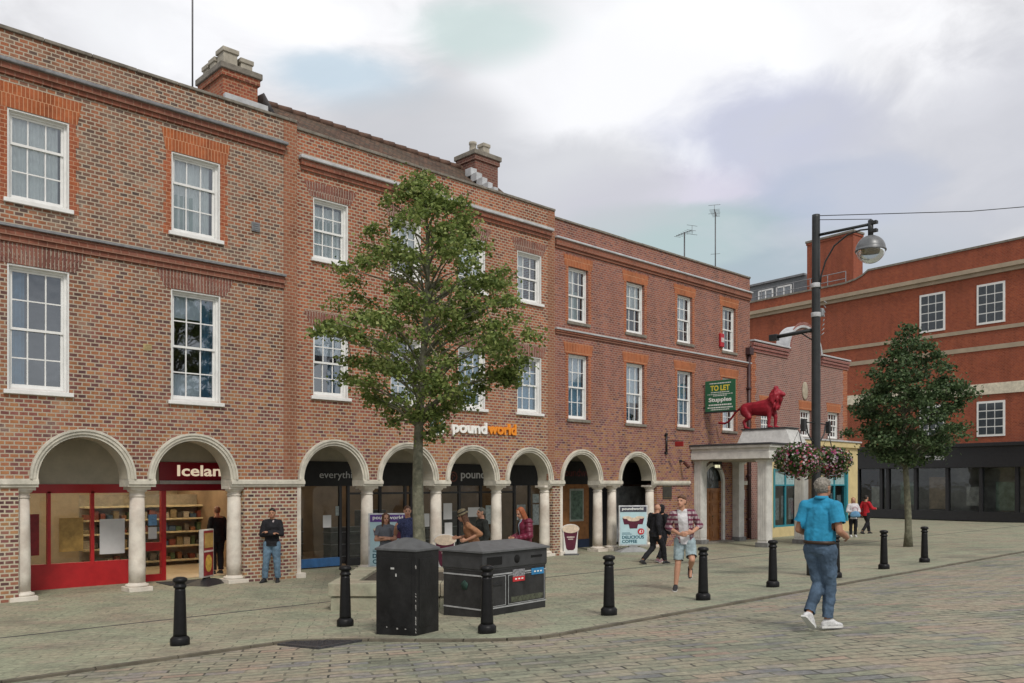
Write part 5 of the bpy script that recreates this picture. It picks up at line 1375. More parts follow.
    obj('trunk', tr, BARK, T); obj('crown', cr, leafm, T)
    return T
b0 = gz(ty) + .40
k_ = 16.41 / 18.05
P_ = [(3.72, .3, .35), (3.9, .95, .95), (4.25, 1.5, 1.6), (4.75, 2.15, 1.95), (5.2, 2.45, 2.25), (5.74, 1.85, 2.3), (6.36, 1.8, 1.9), (7.0, 1.65, 1.75), (7.6, 1.2, 1.5), (8.24, .85, 1.0), (8.62, .42, .5), (8.95, .06, .06)]
P_ = [((z - 2.33) * k_ + 2.33 - b0, r * k_ * 1.12, l * k_ * 1.06) for z, r, l in P_]
make_tree('young leafy street tree growing from the stone planter in front of the brick buildings', (tx, ty, b0), P_, .125, 4, 190, 120, .074, LEAF, clump=.27, sprigs=((.22, 2.72), (.36, 2.9), (-.5, 3.0)))
g2 = gz(-6.9)
make_tree('dense dark green street tree by the black shop at the end of the row', (20.9, -7.0, g2), [(2.9, .6, .6), (3.3, 1.7, 1.6), (4.2, 2.1, 1.75), (5.2, 2.0, 1.6), (6.2, 1.5, 1.1), (7.0, .8, .6), (7.5, .2, .2)], .12, 9, 190, 95, .105, LEAF2, clump=.34)

# ================================================================== lamp post with arm, floodlight and baskets
lx, ly = 8.84, -9.76; lz = gz(ly)
LP = mat('lamp_post_paint', (.022, .024, .025), .45, var=.3, scale=5)
lp = thing('street_lamp', 'tall dark lamp post with a round globe lamp on a long arm', 'street lamp', (lx, ly, lz))
T_ = 8.27 - lz
m = MB(); m.lathe([(.20, -.05), (.20, .35), (.17, .40), (.15, .9), (.11, 1.0), (.10, 1.1), (.095, 5.0), (.085, T_ - .06), (.085, T_), (.02, T_ + .02)], n=18); obj('post', m, LP, lp)
m = MB(); m.tube([(0, -.05, 7.81 - lz), (0, -1.24, 7.80 - lz)], .032, 8)
m.tube([(0, -.09, 6.62 - lz), (0, -.12, 6.9 - lz), (0, -.22, 7.2 - lz), (0, -.42, 7.5 - lz), (0, -.72, 7.68 - lz), (0, -1.0, 7.72 - lz), (0, -1.2, 7.70 - lz)], .018, 8)
m.tube([(0, -1.22, 7.88 - lz), (0, -1.22, 7.52 - lz)], .055, 10); m.tube([(0, -.05, 8.15 - lz), (0, -1.24, 7.90 - lz)], .008, 5)
m.box(-.05, .05, -1.36, -1.2, 7.62 - lz, 7.68 - lz); m.box(-.05, .05, -1.36, -1.2, 7.79 - lz, 7.85 - lz); obj('arm', m, LP, lp)
gc = (0, -1.22, 7.26 - lz); gr_ = .30
m = MB(); m.lathe([(.0, gr_)] + [(gr_ * math.sin(a), gr_ * math.cos(a)) for a in [PI * k / 24 for k in range(1, 13)]] + [(gr_ + .015, -.01), (gr_ + .012, -.035), (gr_ - .02, -.03), (gr_ - .02, .0)], gc, 28, cap=False); g_ = obj('globe_hood', m, mat('hood_metal', (.16, .165, .17), .4, .3, var=.2), lp)
m = MB(); m.lathe([(gr_ * .97 * math.sin(a), gr_ * .97 * math.cos(a)) for a in [PI * k / 24 for k in range(12, 25)]], gc, 28, cap=False); obj('globe_bowl', m, glass_mat('bowl_glass', (.72, .74, .74), .12), g_)
m = MB(); m.lathe([(.06, .16), (.18, .06), (.235, -.02), (.22, -.04), (.15, .0), (.0, .04)], gc, 20, cap=False); m.ball((gc[0], gc[1], gc[2] + .02), .05); obj('reflector', m, mat('tan_reflector', (.36, .26, .15), .4, var=.3), g_)
m = MB()
for z in (6.05, 6.7): m.lathe([(.105, z - lz - .05), (.108, z - lz - .04), (.108, z - lz + .04), (.105, z - lz + .05)], n=14)
obj('band', m, mat('pale_band', (.45, .46, .47), .5), lp)
m = MB(); m.tube([(0, .05, 5.73 - lz), (0, 1.0, 5.68 - lz)], .045, 8); m.tube([(0, .08, 5.5 - lz), (0, .35, 5.69 - lz)], .015, 6); m.box(-.07, .07, .92, 1.12, 5.60 - lz, 5.74 - lz, .01); obj('bracket_arm', m, LP, lp)
m = MB()
for k in range(8): m.tube([(.10, -.06 - .02 * k, 5.6 - lz + .10 * k), (.14, -.12, 5.66 - lz + .10 * k)], .01, 4)
m.box(.07, .17, -.12, .02, 6.02 - lz, 6.2 - lz, .02); obj('cable_box', m, mat('grey_box', (.3, .31, .32), .5), lp)
m = MB()
for s in (-1, 1):
    m.tube([(0, 0, 3.66 - lz), (s * .62, 0, 3.64 - lz)], .014, 6)
    m.tube([(0, 0, 3.22 - lz), (s * .2, 0, 3.26 - lz), (s * .38, 0, 3.42 - lz), (s * .44, 0, 3.62 - lz)], .016, 6)
    m.box(s * .58 - .04, s * .58 + .04, -.05, .05, 3.45 - lz, 3.72 - lz, .015)
obj('basket_bracket', m, LP, lp)
wi = thing('overhead_wire', 'thin overhead wire running from the lamp post top', 'wire', (lx, ly, 8.25))
m = MB(); m.tube([(0, 0, 0), (1.8, -2.6, -.1), (6, -8.7, .1)], .009, 5); obj('cable', m, LP, wi)

FOL = leaf_mat('basket_foliage', [(0, (.03, .06, .02)), (.5, (.07, .12, .035)), (1, (.14, .19, .06))])
FLW = leaf_mat('petals', [(0, (.35, .02, .06)), (.18, (.38, .06, .16)), (.36, (.62, .28, .42)), (.50, (.74, .64, .68)), (.70, (.66, .66, .62)), (.80, (.24, .05, .20)), (.9, (.55, .12, .10)), (1, (.60, .30, .20))], trans=.3)
def basket(label, x, y, z, seed, r=.46):
    rnd = random.Random(seed)
    b = thing('hanging_basket', label, 'flower basket', (x, y, z), 0, 'flower baskets on the lamp post')
    m = MB(); m.lathe([(.0, -.26), (.12, -.23), (.22, -.12), (.27, .0), (.255, .0), (.2, -.1), (.0, -.2)], n=16, cap=False); obj('basket', m, mat('basket_brown', (.06, .045, .03), .9), b)
    m = MB()
    for k in range(3):
        a = k * 2.1; m.tube([(.26 * math.cos(a), .26 * math.sin(a), 0), (0, 0, .62)], .006, 4)
    obj('chain', m, LP, b)
    f = MB(); fl = MB()
    for k in range(1900):
        d = Vector((rnd.gauss(0, 1), rnd.gauss(0, 1), rnd.gauss(0, 1))).normalized()
        q = r * rnd.choice([rnd.uniform(.55, 1.0), rnd.uniform(.8, 1.12)]) * (1 + .12 * math.sin(3 * math.atan2(d.y, d.x) + seed))
        p = Vector((d.x * q, d.y * q, d.z * q * (.62 if d.z > 0 else .85) + .02)); add_leaf(f, p, rnd.uniform(.05, .08), rnd)
    for k in range(640):
        d = Vector((rnd.gauss(0, 1), rnd.gauss(0, 1), rnd.gauss(0, 1))).normalized()
        q = r * rnd.uniform(.9, 1.06) * (1 + .12 * math.sin(3 * math.atan2(d.y, d.x) + seed))
        p = Vector((d.x * q, d.y * q, d.z * q * (.62 if d.z > 0 else .85) + .02))
        a = d.orthogonal().normalized(); c = d.cross(a); s = rnd.uniform(.016, .032); cv = fl.bm.verts.new(p + d * .012)
        ring = [fl.bm.verts.new(p + (a * math.cos(2 * PI * i / 5) + c * math.sin(2 * PI * i / 5)) * s + d * rnd.uniform(.015, .03)) for i in range(5)]
        for i in range(5): fl._face([cv, ring[i], ring[(i + 1) % 5]])
    obj('foliage', f, FOL, b); obj('flowers', fl, FLW, b)
basket('hanging basket of pink and white flowers left of the lamp post', lx - .78, ly, 2.84, 3, .47)
basket('hanging basket of mauve flowers right of the lamp post', lx + .60, ly, 2.82, 6, .44)

# ================================================================== pavement signs
def cup_sign(label, x, y, rz):
    s = thing('pavement_sign', label, 'pavement sign', (x, y, gz(y)), rz, 'coffee cup cut-out signs')
    out_ = [(-.23, .0), (.23, .0), (.24, .55), (.26, .78), (.29, .80)] + [(.30 * math.cos(a), .84 + .16 * math.sin(a)) for a in [PI * k / 12 for k in range(0, 13)]] + [(-.29, .80), (-.26, .78), (-.24, .55)]
    m = MB(); m.prism_y(out_, -.02, .02); obj('board', m, mat('sign_board_white', (.66, .65, .62), .5, var=.05), s)
    m = MB(); m.prism_y([(-.15, .22), (-.09, .16), (.09, .16), (.15, .22), (.24, .76), (-.24, .76)], -.027, -.0195); obj('cup', m, mat('cup_maroon', (.085, .012, .03), .4), s)
    m = MB(); m.prism_y([(.285 * math.cos(a), .845 + .135 * math.sin(a)) for a in [2 * PI * k / 24 for k in range(24)]], -.034, -.0265); obj('froth', m, mat('froth_cream', (.62, .50, .38), .6, var=.25, scale=12), s)
    m = MB(); m.box(-.13, .13, -.0305, -.0268, .56, .60); m.box(-.09, .09, -.0305, -.0268, .50, .53); obj('print', m, mat('print_cream', (.5, .42, .38), .6), s)
    m = MB(); m.box(-.25, .25, -.15, .2, -.02, .05, .01); m.box(-.24, .24, .02, .04, .0, .7); obj('base', m, mat('sign_base_grey', (.10, .10, .10), .7), s)
cup_sign('coffee cup cut-out sign beside the brick pier of the fifth arch', 11.35, -.12, math.radians(-28))
cup_sign('coffee cup cut-out sign partly behind the wide recycling bin', 4.92, -1.6, math.radians(-30))
def poster_sign(label, x, y, rz, head, hcol):
    s = thing('pavement_sign', label, 'pavement sign', (x, y, gz(y)), rz, None)
    m = MB(); m.box(-.42, .42, -.025, .025, .18, 1.42, .006); obj('frame', m, mat('sign_frame_silver', (.55, .56, .57), .4, .3), s)
    m = MB(); m.box(-.385, .385, -.032, -.024, .22, 1.385); p = obj('poster', m, mat('poster_pale_blue', (.42, .58, .62), .6, var=.12, scale=3), s)
    m = MB(); m.box(-.385, .385, -.036, -.031, 1.22, 1.385); obj('poster_header', m, hcol, p)
    text('lettering', head, mat('board_white', (.78, .80, .76), .5), (-.33, -.038, 1.255), w=.62, h=.11, parent=p, bold=.02, ext=.002)
    m = MB()
    for cx_, cz_, r_ in ((-.19, .95, .13), (.19, .95, .13), (0, .86, .17)): m.prism_y([(cx_ - r_ * .62, cz_ - r_ * .85), (cx_ + r_ * .62, cz_ - r_ * .85), (cx_ + r_, cz_ + r_ * .75), (cx_ - r_, cz_ + r_ * .75)], -.0385 - (.003 if cx_ == 0 else 0), -.0315)
    obj('cups', m, mat('cup_maroon', (.085, .012, .03), .4), p)
    m = MB()
    for cx_, cz_, r_ in ((-.19, 1.05, .13), (.19, 1.05, .13), (0, .99, .18)): m.prism_y([(cx_ + r_ * math.cos(a), cz_ + r_ * .32 * math.sin(a)) for a in [2 * PI * k / 18 for k in range(18)]], -.0455 - (.003 if cx_ == 0 else 0), -.031)
    obj('froth', m, mat('froth_cream', (.62, .50, .38), .6), p)
    m = MB(); m.prism_y([(.22 + .095 * math.cos(a), .62 + .095 * math.sin(a)) for a in [2 * PI * k / 20 for k in range(20)]], -.0525, -.031); obj('price_disc', m, mat('price_red', (.50, .04, .05), .5), p)
    text('lettering', '£1', mat('board_white', (.78, .80, .76), .5), (.165, -.0535, .575), w=.11, h=.09, parent=p, bold=.02, ext=.002)
    DT = mat('dark_teal_print', (.01, .09, .13), .6)
    text('lettering', 'DELICIOUS', DT, (-.33, -.0335, .395), w=.64, h=.10, parent=p, bold=.03, ext=.003)
    text('lettering', 'COFFEE', DT, (-.33, -.0335, .265), w=.44, h=.10, parent=p, bold=.03, ext=.003)
    m = MB(); m.box(-.33, -.05, -.034, -.031, .53, .55); m.box(-.33, -.1, -.034, -.031, .57, .585); obj('small_print', m, DT, p)
    m = MB(); m.frustum([(-.52, -.30), (.52, -.30), (.52, .30), (-.52, .30)], [(-.20, -.09), (.20, -.09), (.20, .09), (-.20, .09)], -.02, .13); m.box(-.12, .12, -.04, .04, .13, .2); obj('base', m, mat('sign_base_pale', (.27, .27, .265), .7, var=.2), s)
    s.scale = (1.22, 1.13, 1.10)
    return s
poster_sign('poster sign of maroon coffee cups in front of the sixth arch', 13.95, -.62, math.radians(-32), 'poundworld', mat('header_dark', (.05, .05, .07), .5))
poster_sign('poster sign with a purple header standing behind the folded arm woman', 3.55, -1.05, math.radians(-38), 'poundworld', mat('header_purple', (.10, .04, .22), .5))
fs = thing('pavement_sign', 'red and yellow food poster sign on a black base at the red shop entrance', 'pavement sign', (-.60, .30, 0), math.radians(36))
m = MB(); m.box(-.24, .24, -.05, .05, .16, 1.26, .01); obj('frame', m, mat('sign_frame_pale', (.42, .40, .36), .5), fs)
RM = Matrix.Identity(4)
m = MB(); m.box(-.20, .20, -.058, -.048, .2, 1.23); p = obj('poster', m, mat('poster_red', (.22, .012, .016), .5, var=.15), fs)
m = MB(); m.box(-.18, .18, -.064, -.057, .84, 1.18, .01); obj('poster_picture', m, mat('food_photo', (.36, .22, .06), .6, var=.8, scale=9), p)
m = MB(); m.prism_y([(.0 + .14 * math.cos(a), .48 + .2 * math.sin(a)) for a in [2 * PI * k / 20 for k in range(20)]], -.064, -.057); obj('poster_picture', m, mat('food_yellow', (.45, .28, .05), .6, var=.5, scale=10), p)
m = MB(); m.box(-.2, .2, -.064, -.057, .74, .78); obj('print', m, mat('print_cream', (.5, .42, .38), .6), p)
m = MB(); m.frustum([(-.5, -.34), (.5, -.34), (.5, .34), (-.5, .34)], [(-.2, -.1), (.2, -.1), (.2, .1), (-.2, .1)], -.01, .12); m.box(-.1, .1, -.04, .04, .12, .18); obj('base', m, mat('sign_base_black', (.02, .02, .022), .5), fs)
mt = thing('door_mat', 'dark mat on the paving at the red shop entrance', 'mat', (-.75, .9, .0)); m = MB(); m.box(-.6, .75, -.42, .42, .0, .015, .004); obj('mat_pile', m, mat('mat_dark', (.03, .03, .032), .95, var=.3), mt)
# ================================================================== people
SKIN = mat('skin', (.47, .25, .165), .55, var=.08, scale=20)
SKIN2 = mat('skin_tan', (.36, .18, .11), .55, var=.08, scale=20)
EYE = mat('eye_dark', (.035, .025, .02), .3, var=.1); LIP = mat('lip', (.33, .11, .09), .5, var=.05)
def cloth(name, col, var=.25, scale=7, bump=.35): return mat(name, col, .85, var=var, scale=scale, bump=bump, bscale=14, spec=.2)

def V(*a): return Vector(a)
BASE = dict(pelvis=V(0, 0, .95), chest=V(0, .0, 1.27), neck=V(0, -.01, 1.47), head=V(0, .02, 1.625),
            hipL=V(-.09, 0, .90), kneeL=V(-.10, .02, .49), ankL=V(-.10, -.02, .085), toeL=V(-.02, 1, 0),
            hipR=V(.09, 0, .90), kneeR=V(.10, .02, .49), ankR=V(.10, -.02, .085), toeR=V(.02, 1, 0),
            shL=V(-.172, -.01, 1.405), elL=V(-.245, -.04, 1.13), wrL=V(-.25, .06, .88), hdL=None,
            shR=V(.172, -.01, 1.405), elR=V(.245, -.04, 1.13), wrR=V(.25, .06, .88), hdR=None)

def person(label, loc, heading, h, J=None, look=None, skin_m=SKIN, build=1.0, hair=None, top=None, legs=None, shoes=None, extra=None, voxel=.0095, wst=1.0, group=None):
    """heading: world angle the body faces, degrees from +x. Local +y is forward, +x the person's right."""
    s = h / 1.75
    P = {k: (v.copy() if v is not None else None) for k, v in BASE.items()}
    for k, v in (J or {}).items(): P[k] = V(*v)
    for k in P:
        if P[k] is not None and not k.startswith(('toe', 'hd')): P[k] = P[k] * s
    root = thing('person', label, 'person', loc, math.radians(heading - 90), group)
    yaw, pitch = (look or (0, 0))
    HM = (Matrix.Rotation(math.radians(yaw), 3, 'Z') @ Matrix.Rotation(math.radians(pitch), 3, 'X'))
    hd = P['head']
    def hp(x, y, z): return hd + HM @ (V(x, y, z) * s)
    def frame(a, b, right):
        z = (b - a).normalized(); y = z.cross(right).normalized(); x = y.cross(z)
        return Matrix((x, y, z)).transposed()
    shr = (P['shR'] - P['shL']).normalized(); hpr = (P['hipR'] - P['hipL']).normalized()
    FT = frame(P['pelvis'], P['neck'], shr); FP = frame(P['pelvis'] - V(0, 0, .2), P['pelvis'] + V(0, 0, .05), hpr)
    w = build
    def torso(mb, g, zlow=None, zhem=None):
        e_ch = (P['chest'] + FT @ V(0, .005, .03) * s, ((.155 * w + g) * s, (.105 * w + g) * s, (.15 + g * .5) * s), FT)
        e_wa = (P['pelvis'].lerp(P['chest'], .45), ((.138 * w * wst + g) * s, (.10 * w * wst + g) * s, .10 * s), FT)
        e_pe = (P['pelvis'], ((.15 * w + g) * s, (.108 * w + g) * s, .10 * s), FP)
        mb.hull([e_ch, e_wa]); mb.hull([e_wa, e_pe])
        for sd in 'LR':
            mb.hull([(P['sh' + sd], (.050 + g * .8) * s), (P['chest'] + FT @ V(0, 0, .08) * s, ((.10 + g) * s, (.085 + g) * s, .09 * s), FT)])
        mb.hull([(P['shL'] + V(0, 0, .015), (.036 + g * .7) * s), (P['shR'] + V(0, 0, .015), (.036 + g * .7) * s), (P['neck'] - V(0, 0, .02) * s, (.06 + g * .6) * s)])
    def hand(mb, sd):
        wv, el = P['wr' + sd], P['el' + sd]
        d = (P['hd' + sd].normalized() if P['hd' + sd] is not None else (wv - el).normalized())
        side = d.cross(V(0, 0, 1))
        if side.length < .2: side = d.cross(V(0, 1, 0))
        side.normalize(); up = side.cross(d).normalized()
        # palm plane: `ac` across the knuckles, `pn` out of the palm
        inward = V(-1 if sd == 'R' else 1, 0, 0)
        pn = (inward - d * inward.dot(d))
        pn = pn.normalized() if pn.length > .3 else -up
        ac = d.cross(pn).normalized()
        if ac.y < 0: ac = -ac                       # thumb side forward
        k0 = wv + d * .085 * s
        mb.hull([(wv, .026 * s), (k0 + ac * .030 * s, .0155 * s), (k0 - ac * .030 * s, .0145 * s)])
        for q, (off, ln_) in enumerate(((.032, .072), (.011, .080), (-.011, .074), (-.031, .058))):
            a = k0 + ac * off * s; b = a + (d * .62 + pn * .22).normalized() * ln_ * .52 * s; c = b + (d * .55 + pn * .62).normalized() * ln_ * .48 * s
            mb.hull([(a, .0105 * s), (b, .0095 * s)], 1); mb.hull([(b, .0095 * s), (c, .008 * s)], 1)
        t0 = wv + d * .025 * s + ac * .024 * s; t1 = t0 + (d * .6 + ac * .6 + pn * .35).normalized() * .042 * s; t2 = t1 + (d * .85 + pn * .4).normalized() * .032 * s
        mb.hull([(t0, .0145 * s), (t1, .0115 * s)], 1); mb.hull([(t1, .0115 * s), (t2, .0095 * s)], 1)
    # ---- body
    b = MB(); torso(b, 0)
    b.hull([(P['neck'] - V(0, 0, .03) * s, .062 * s), (hp(0, -.015, -.06), .056 * s)])
    b.hull([(hp(0, -.012, .03), (.075 * s, .092 * s, .092 * s), HM), (hp(0, .03, -.055), (.058 * s, .062 * s, .05 * s), HM)])
    b.hull([(hp(0, .055, -.085), (.032 * s, .03 * s, .026 * s), HM), (hp(0, .03, -.03), (.06 * s, .058 * s, .05 * s), HM)])
    b.hull([(hp(0, .078, .012), .011 * s), (hp(0, .106, -.028), .0145 * s), (hp(0, .082, -.034), .016 * s)], 1)
    b.hull([(hp(-.032, .074, .028), .015 * s), (hp(.032, .074, .028), .015 * s)], 1)
    for e in (-1, 1): b.hull([(hp(.076 * e, -.01, .012), (.011 * s, .02 * s, .03 * s), HM), (hp(.074 * e, -.005, -.025), (.009 * s, .014 * s, .016 * s), HM)], 1)
    for sd in 'LR':
        b.hull([(P['sh' + sd], .050 * s * w), (P['el' + sd], .042 * s)]); b.hull([(P['el' + sd], .042 * s), (P['el' + sd].lerp(P['wr' + sd], .35), .043 * s)]); b.hull([(P['el' + sd].lerp(P['wr' + sd], .35), .042 * s), (P['wr' + sd], .028 * s)])
        hand(b, sd)
        b.hull([(P['hip' + sd], .092 * s * w), (P['knee' + sd], .058 * s)])
        cm_ = P['knee' + sd].lerp(P['ank' + sd], .32); b.hull([(P['knee' + sd], .057 * s), (cm_, .058 * s)]); b.hull([(cm_, .057 * s), (P['ank' + sd], .036 * s)])
        td = P['toe' + sd].normalized()
        b.hull([(P['ank' + sd], .036 * s), (P['ank' + sd] + td * .12 * s - V(0, 0, .055) * s, (.028 * s, .028 * s, .02 * s)), (P['ank' + sd] - td * .03 * s - V(0, 0, .045) * s, .026 * s)])
    bo = skin('body', b, voxel, 3, [skin_m, EYE, LIP], root)
    eyes = [hp(-.031, .088, .004), hp(.031, .088, .004)]; mo = hp(0, .092, -.066); rgt = HM @ V(1, 0, 0); upv = HM @ V(0, 0, 1); fw = HM @ V(0, 1, 0)
    for f in bo.data.polygons:
        c = f.center
        if (c - hd).length > .16 * s: continue
        for e in eyes:
            dv = c - e
            if abs(dv.dot(rgt)) < .015 * s and abs(dv.dot(upv)) < .009 * s and dv.dot(fw) > -.04 * s and f.normal.dot(fw) > .2: f.material_index = 1
        dv = c - mo
        if abs(dv.dot(rgt)) < .024 * s and abs(dv.dot(upv)) < .009 * s and f.normal.dot(fw) > .2 and dv.dot(fw) > -.04 * s: f.material_index = 2
    # ---- garments
    def cutp(co, no, inner=False):
        def fn(bm):
            r = bmesh.ops.bisect_plane(bm, geom=bm.verts[:] + bm.edges[:] + bm.faces[:], plane_co=co, plane_no=no, clear_outer=not inner, clear_inner=inner)
        return fn
    def upper(name, m, g=.016, sleeve='short', hem=None, tuck=False, opening=0, sl_g=0.0, neck=.012):
        mb = MB(); torso(mb, g)
        hemz = hem if hem is not None else .86
        mb.hull([(P['pelvis'], ((.152 * w + g + .004) * s, (.112 * w + g + .004) * s, .06 * s), FP), (V(P['pelvis'].x, P['pelvis'].y, hemz * s - .05), ((.158 * w + g + .008) * s, (.118 * w + g + .006) * s, .05 * s), FP)])
        cuts = [cutp(V(0, 0, hemz * s), V(0, 0, -1))]
        nk = P['neck'] + FT @ V(0, .0, .005) * s
        cuts.append(lambda bm: [bmesh.ops.delete(bm, geom=[v for v in bm.verts if (v.co - nk).dot((FT @ V(0, -.45, 1)).normalized()) > neck * s and ((v.co - nk).xy.length < .13 * s)], context='VERTS')])
        for sd in 'LR':
            a, e, wr = P['sh' + sd], P['el' + sd], P['wr' + sd]
            if sleeve == 'short':
                q = a.lerp(e, .72); mb.hull([(a, (.050 + g + sl_g * .5) * s), (q, (.050 + g + sl_g) * s)])
                cuts.append((lambda q=a.lerp(e, .70), n=(e - a).normalized(): (lambda bm: bmesh.ops.delete(bm, geom=[v for v in bm.verts if 0 < (v.co - q).dot(n) and (v.co - q).length < .16 * s and (v.co - q - n * (v.co - q).dot(n)).length < .10 * s and abs(v.co.x - P['chest'].x) > (.165 * w + g) * s], context='VERTS')))())
            elif sleeve in ('long', 'rolled'):
                mb.hull([(a, (.050 + g + sl_g) * s), (e, (.044 + g + sl_g) * s)])
                q = e.lerp(wr, .97 if sleeve == 'long' else .35); mb.hull([(e, (.044 + g + sl_g) * s), (q, (.032 + g * .8 + sl_g) * s)])
        def cutter(bm):
            for c in cuts: c(bm)
            if opening:
                bmesh.ops.delete(bm, geom=[v for v in bm.verts if (FT.transposed() @ (v.co - P['chest'])).y > .02 * s and abs((FT.transposed() @ (v.co - P['chest'])).x) < opening * s and abs(v.co.z - P['chest'].z) < .7 and (v.co - P['elL']).length > .0 and abs((FT.transposed() @ (v.co - P['chest'])).y) < .17 * s], context='VERTS')
        return skin(name, mb, voxel * 1.15, 4, m, root, cut=cutter, folds=.028)
    def lower(name, m, length='long', g=.016, flare=0.0):
        mb = MB()
        mb.hull([(P['pelvis'] + FP @ V(0, 0, .035) * s, ((.142 * w + g) * s, (.102 * w + g) * s, .05 * s), FP), (P['pelvis'] - V(0, 0, .03) * s, ((.158 * w + g) * s, (.118 * w + g) * s, .08 * s), FP)])
        cuts = [cutp(P['pelvis'] + V(0, 0, .075) * s, V(0, 0, 1))]
        for sd in 'LR':
            hi, kn, an = P['hip' + sd], P['knee' + sd], P['ank' + sd]
            mb.hull([(hi, (.098 * w + g) * s), (P['pelvis'] - V(0, .02, .02) * s, (.10 * w + g) * s)])
            if length == 'long':
                mb.hull([(hi, (.096 * w + g) * s), (kn, (.064 + g + flare * .5) * s)])
                q = kn.lerp(an, .93); mb.hull([(kn, (.064 + g + flare * .5) * s), (q, (.052 + g + flare) * s)])
                n = (an - kn).normalized(); q2 = kn.lerp(an, .95)
                cuts.append((lambda q2=q2, n=n: (lambda bm: bmesh.ops.delete(bm, geom=[v for v in bm.verts if (v.co - q2).dot(n) > 0 and (v.co - q2).length < .14 * s], context='VERTS')))())
            else:
                q = hi.lerp(kn, .86); mb.hull([(hi, (.098 * w + g) * s), (q, (.078 + g + flare) * s)])
                n = (kn - hi).normalized()
                cuts.append((lambda q2=q, n=n: (lambda bm: bmesh.ops.delete(bm, geom=[v for v in bm.verts if (v.co - q2).dot(n) > 0 and (v.co - q2).length < .2 * s], context='VERTS')))())
        return skin(name, mb, voxel * 1.15, 4, m, root, cut=lambda bm: [c(bm) for c in cuts], folds=.034)
    for a in (top or []): upper(*a[:2], **(a[2] if len(a) > 2 else {}))
    for a in (legs or []): lower(*a[:2], **(a[2] if len(a) > 2 else {}))
    if shoes:
        for sd in 'LR':
            mb = MB(); td = P['toe' + sd].normalized(); an = P['ank' + sd]; lift = 0
            R_ = frame(V(0, 0, 0), V(0, 0, 1), td.cross(V(0, 0, 1)).normalized()) if abs(td.z) < .5 else Matrix.Identity(3)
            dn = (an - P['knee' + sd]).normalized()
            dn = (dn - td * dn.dot(td)).normalized()
            mb.hull([(an + dn * .015 * s, .044 * s), (an + dn * .052 * s - td * .05 * s, .033 * s)]); mb.hull([(an + dn * .052 * s - td * .05 * s, .034 * s), (an + dn * .052 * s + td * .10 * s, (.046 * s, .046 * s, .032 * s)), (an + dn * .01 * s + td * .02 * s, .045 * s)])
            mb.hull([(an + dn * .052 * s + td * .09 * s, (.046 * s, .046 * s, .034 * s)), (an + dn * .062 * s + td * .165 * s, (.034 * s, .034 * s, .022 * s))])
            sh_ = skin('shoe', mb, .009, 2, shoes[0], root)
            sm = MB(); c = an + dn * .075 * s
            side = td.cross(dn).normalized()
            pr = [(-.088, .030), (-.06, .040), (.02, .040), (.10, .048), (.16, .040), (.198, .015), (.198, -.015), (.16, -.04), (.10, -.048), (.02, -.04), (-.06, -.04), (-.088, -.03)]
            a_ = [sm.bm.verts.new(c + td * u * s + side * v_ * s - dn * .004 * s) for u, v_ in pr]; b_ = [sm.bm.verts.new(c + td * u * s + side * v_ * s + dn * .018 * s) for u, v_ in pr]
            sm._face(a_); sm._face(b_[::-1])
            for i in range(len(pr)): sm._face([a_[(i + 1) % len(pr)], a_[i], b_[i], b_[(i + 1) % len(pr)]])
            obj('sole', sm, shoes[1], sh_)
    if hair:
        mb = MB(); kind = hair[0]
        if kind in ('short', 'curly', 'long', 'fringe'):
            mb.hull([(hp(0, -.022, .045), (.083 * s, .090 * s, .088 * s), HM), (hp(0, -.045, -.01), (.078 * s, .062 * s, .06 * s), HM)])
            if kind == 'short': mb.hull([(hp(0, .062, .085), .022 * s), (hp(-.045, .045, .07), .024 * s), (hp(.045, .045, .07), .024 * s), (hp(0, -.01, .095), .045 * s)])
            rr = random.Random(21)
            if kind == 'curly':
                for _ in range(130):
                    d = V(rr.gauss(0, 1), rr.gauss(-.6, 1), rr.gauss(.25, .9)).normalized()
                    mb.ball(hp(d.x * .083, -.022 + d.y * .09, .03 + d.z * .088), rr.uniform(.012, .022) * s, 1)
            if kind == 'long':
                mb.hull([(hp(0, -.05, .0), (.085 * s, .06 * s, .07 * s), HM), (hp(0, -.075, -.20), (.085 * s, .04 * s, .06 * s), HM)])
                for e in (-1, 1): mb.hull([(hp(.07 * e, .0, .05), (.025 * s, .055 * s, .05 * s), HM), (hp(.078 * e, -.01, -.16), (.022 * s, .035 * s, .06 * s), HM)])
        if kind == 'crop': mb.hull([(hp(0, -.018, .036), (.079 * s, .096 * s, .092 * s), HM), (hp(0, -.045, -.01), (.076 * s, .062 * s, .06 * s), HM)])
        cutf = None
        skin('hair', mb, .008, 1 if kind == 'curly' else 3, hair[1], root)
    if extra: extra(root, P, hp, s, HM, FT)
    return root

DENIM = cloth('denim', (.070, .108, .160), .55, 4)
DENIM_F = cloth('faded_denim', (.12, .19, .26), .5, 4)
BLK = cloth('black_cloth', (.018, .018, .021), .3)
SOLE_W = mat('white_sole', (.62, .62, .60), .6, var=.1); SHOE_W = mat('white_shoe', (.55, .55, .55), .6, var=.35, scale=30); SHOE_K = mat('black_shoe', (.02, .02, .022), .5); SOLE_K = mat('dark_sole', (.03, .03, .03), .7)
HAIR_B = mat('hair_black', (.018, .014, .012), .5, var=.3, scale=40, bump=.5); HAIR_BR = mat('hair_brown', (.10, .045, .022), .5, var=.35, scale=40, bump=.5)
HAIR_R = mat('hair_red', (.30, .085, .03), .5, var=.35, scale=40, bump=.5); HAIR_G = mat('hair_grey', (.22, .20, .17), .75, var=.6, scale=45, bump=.5)

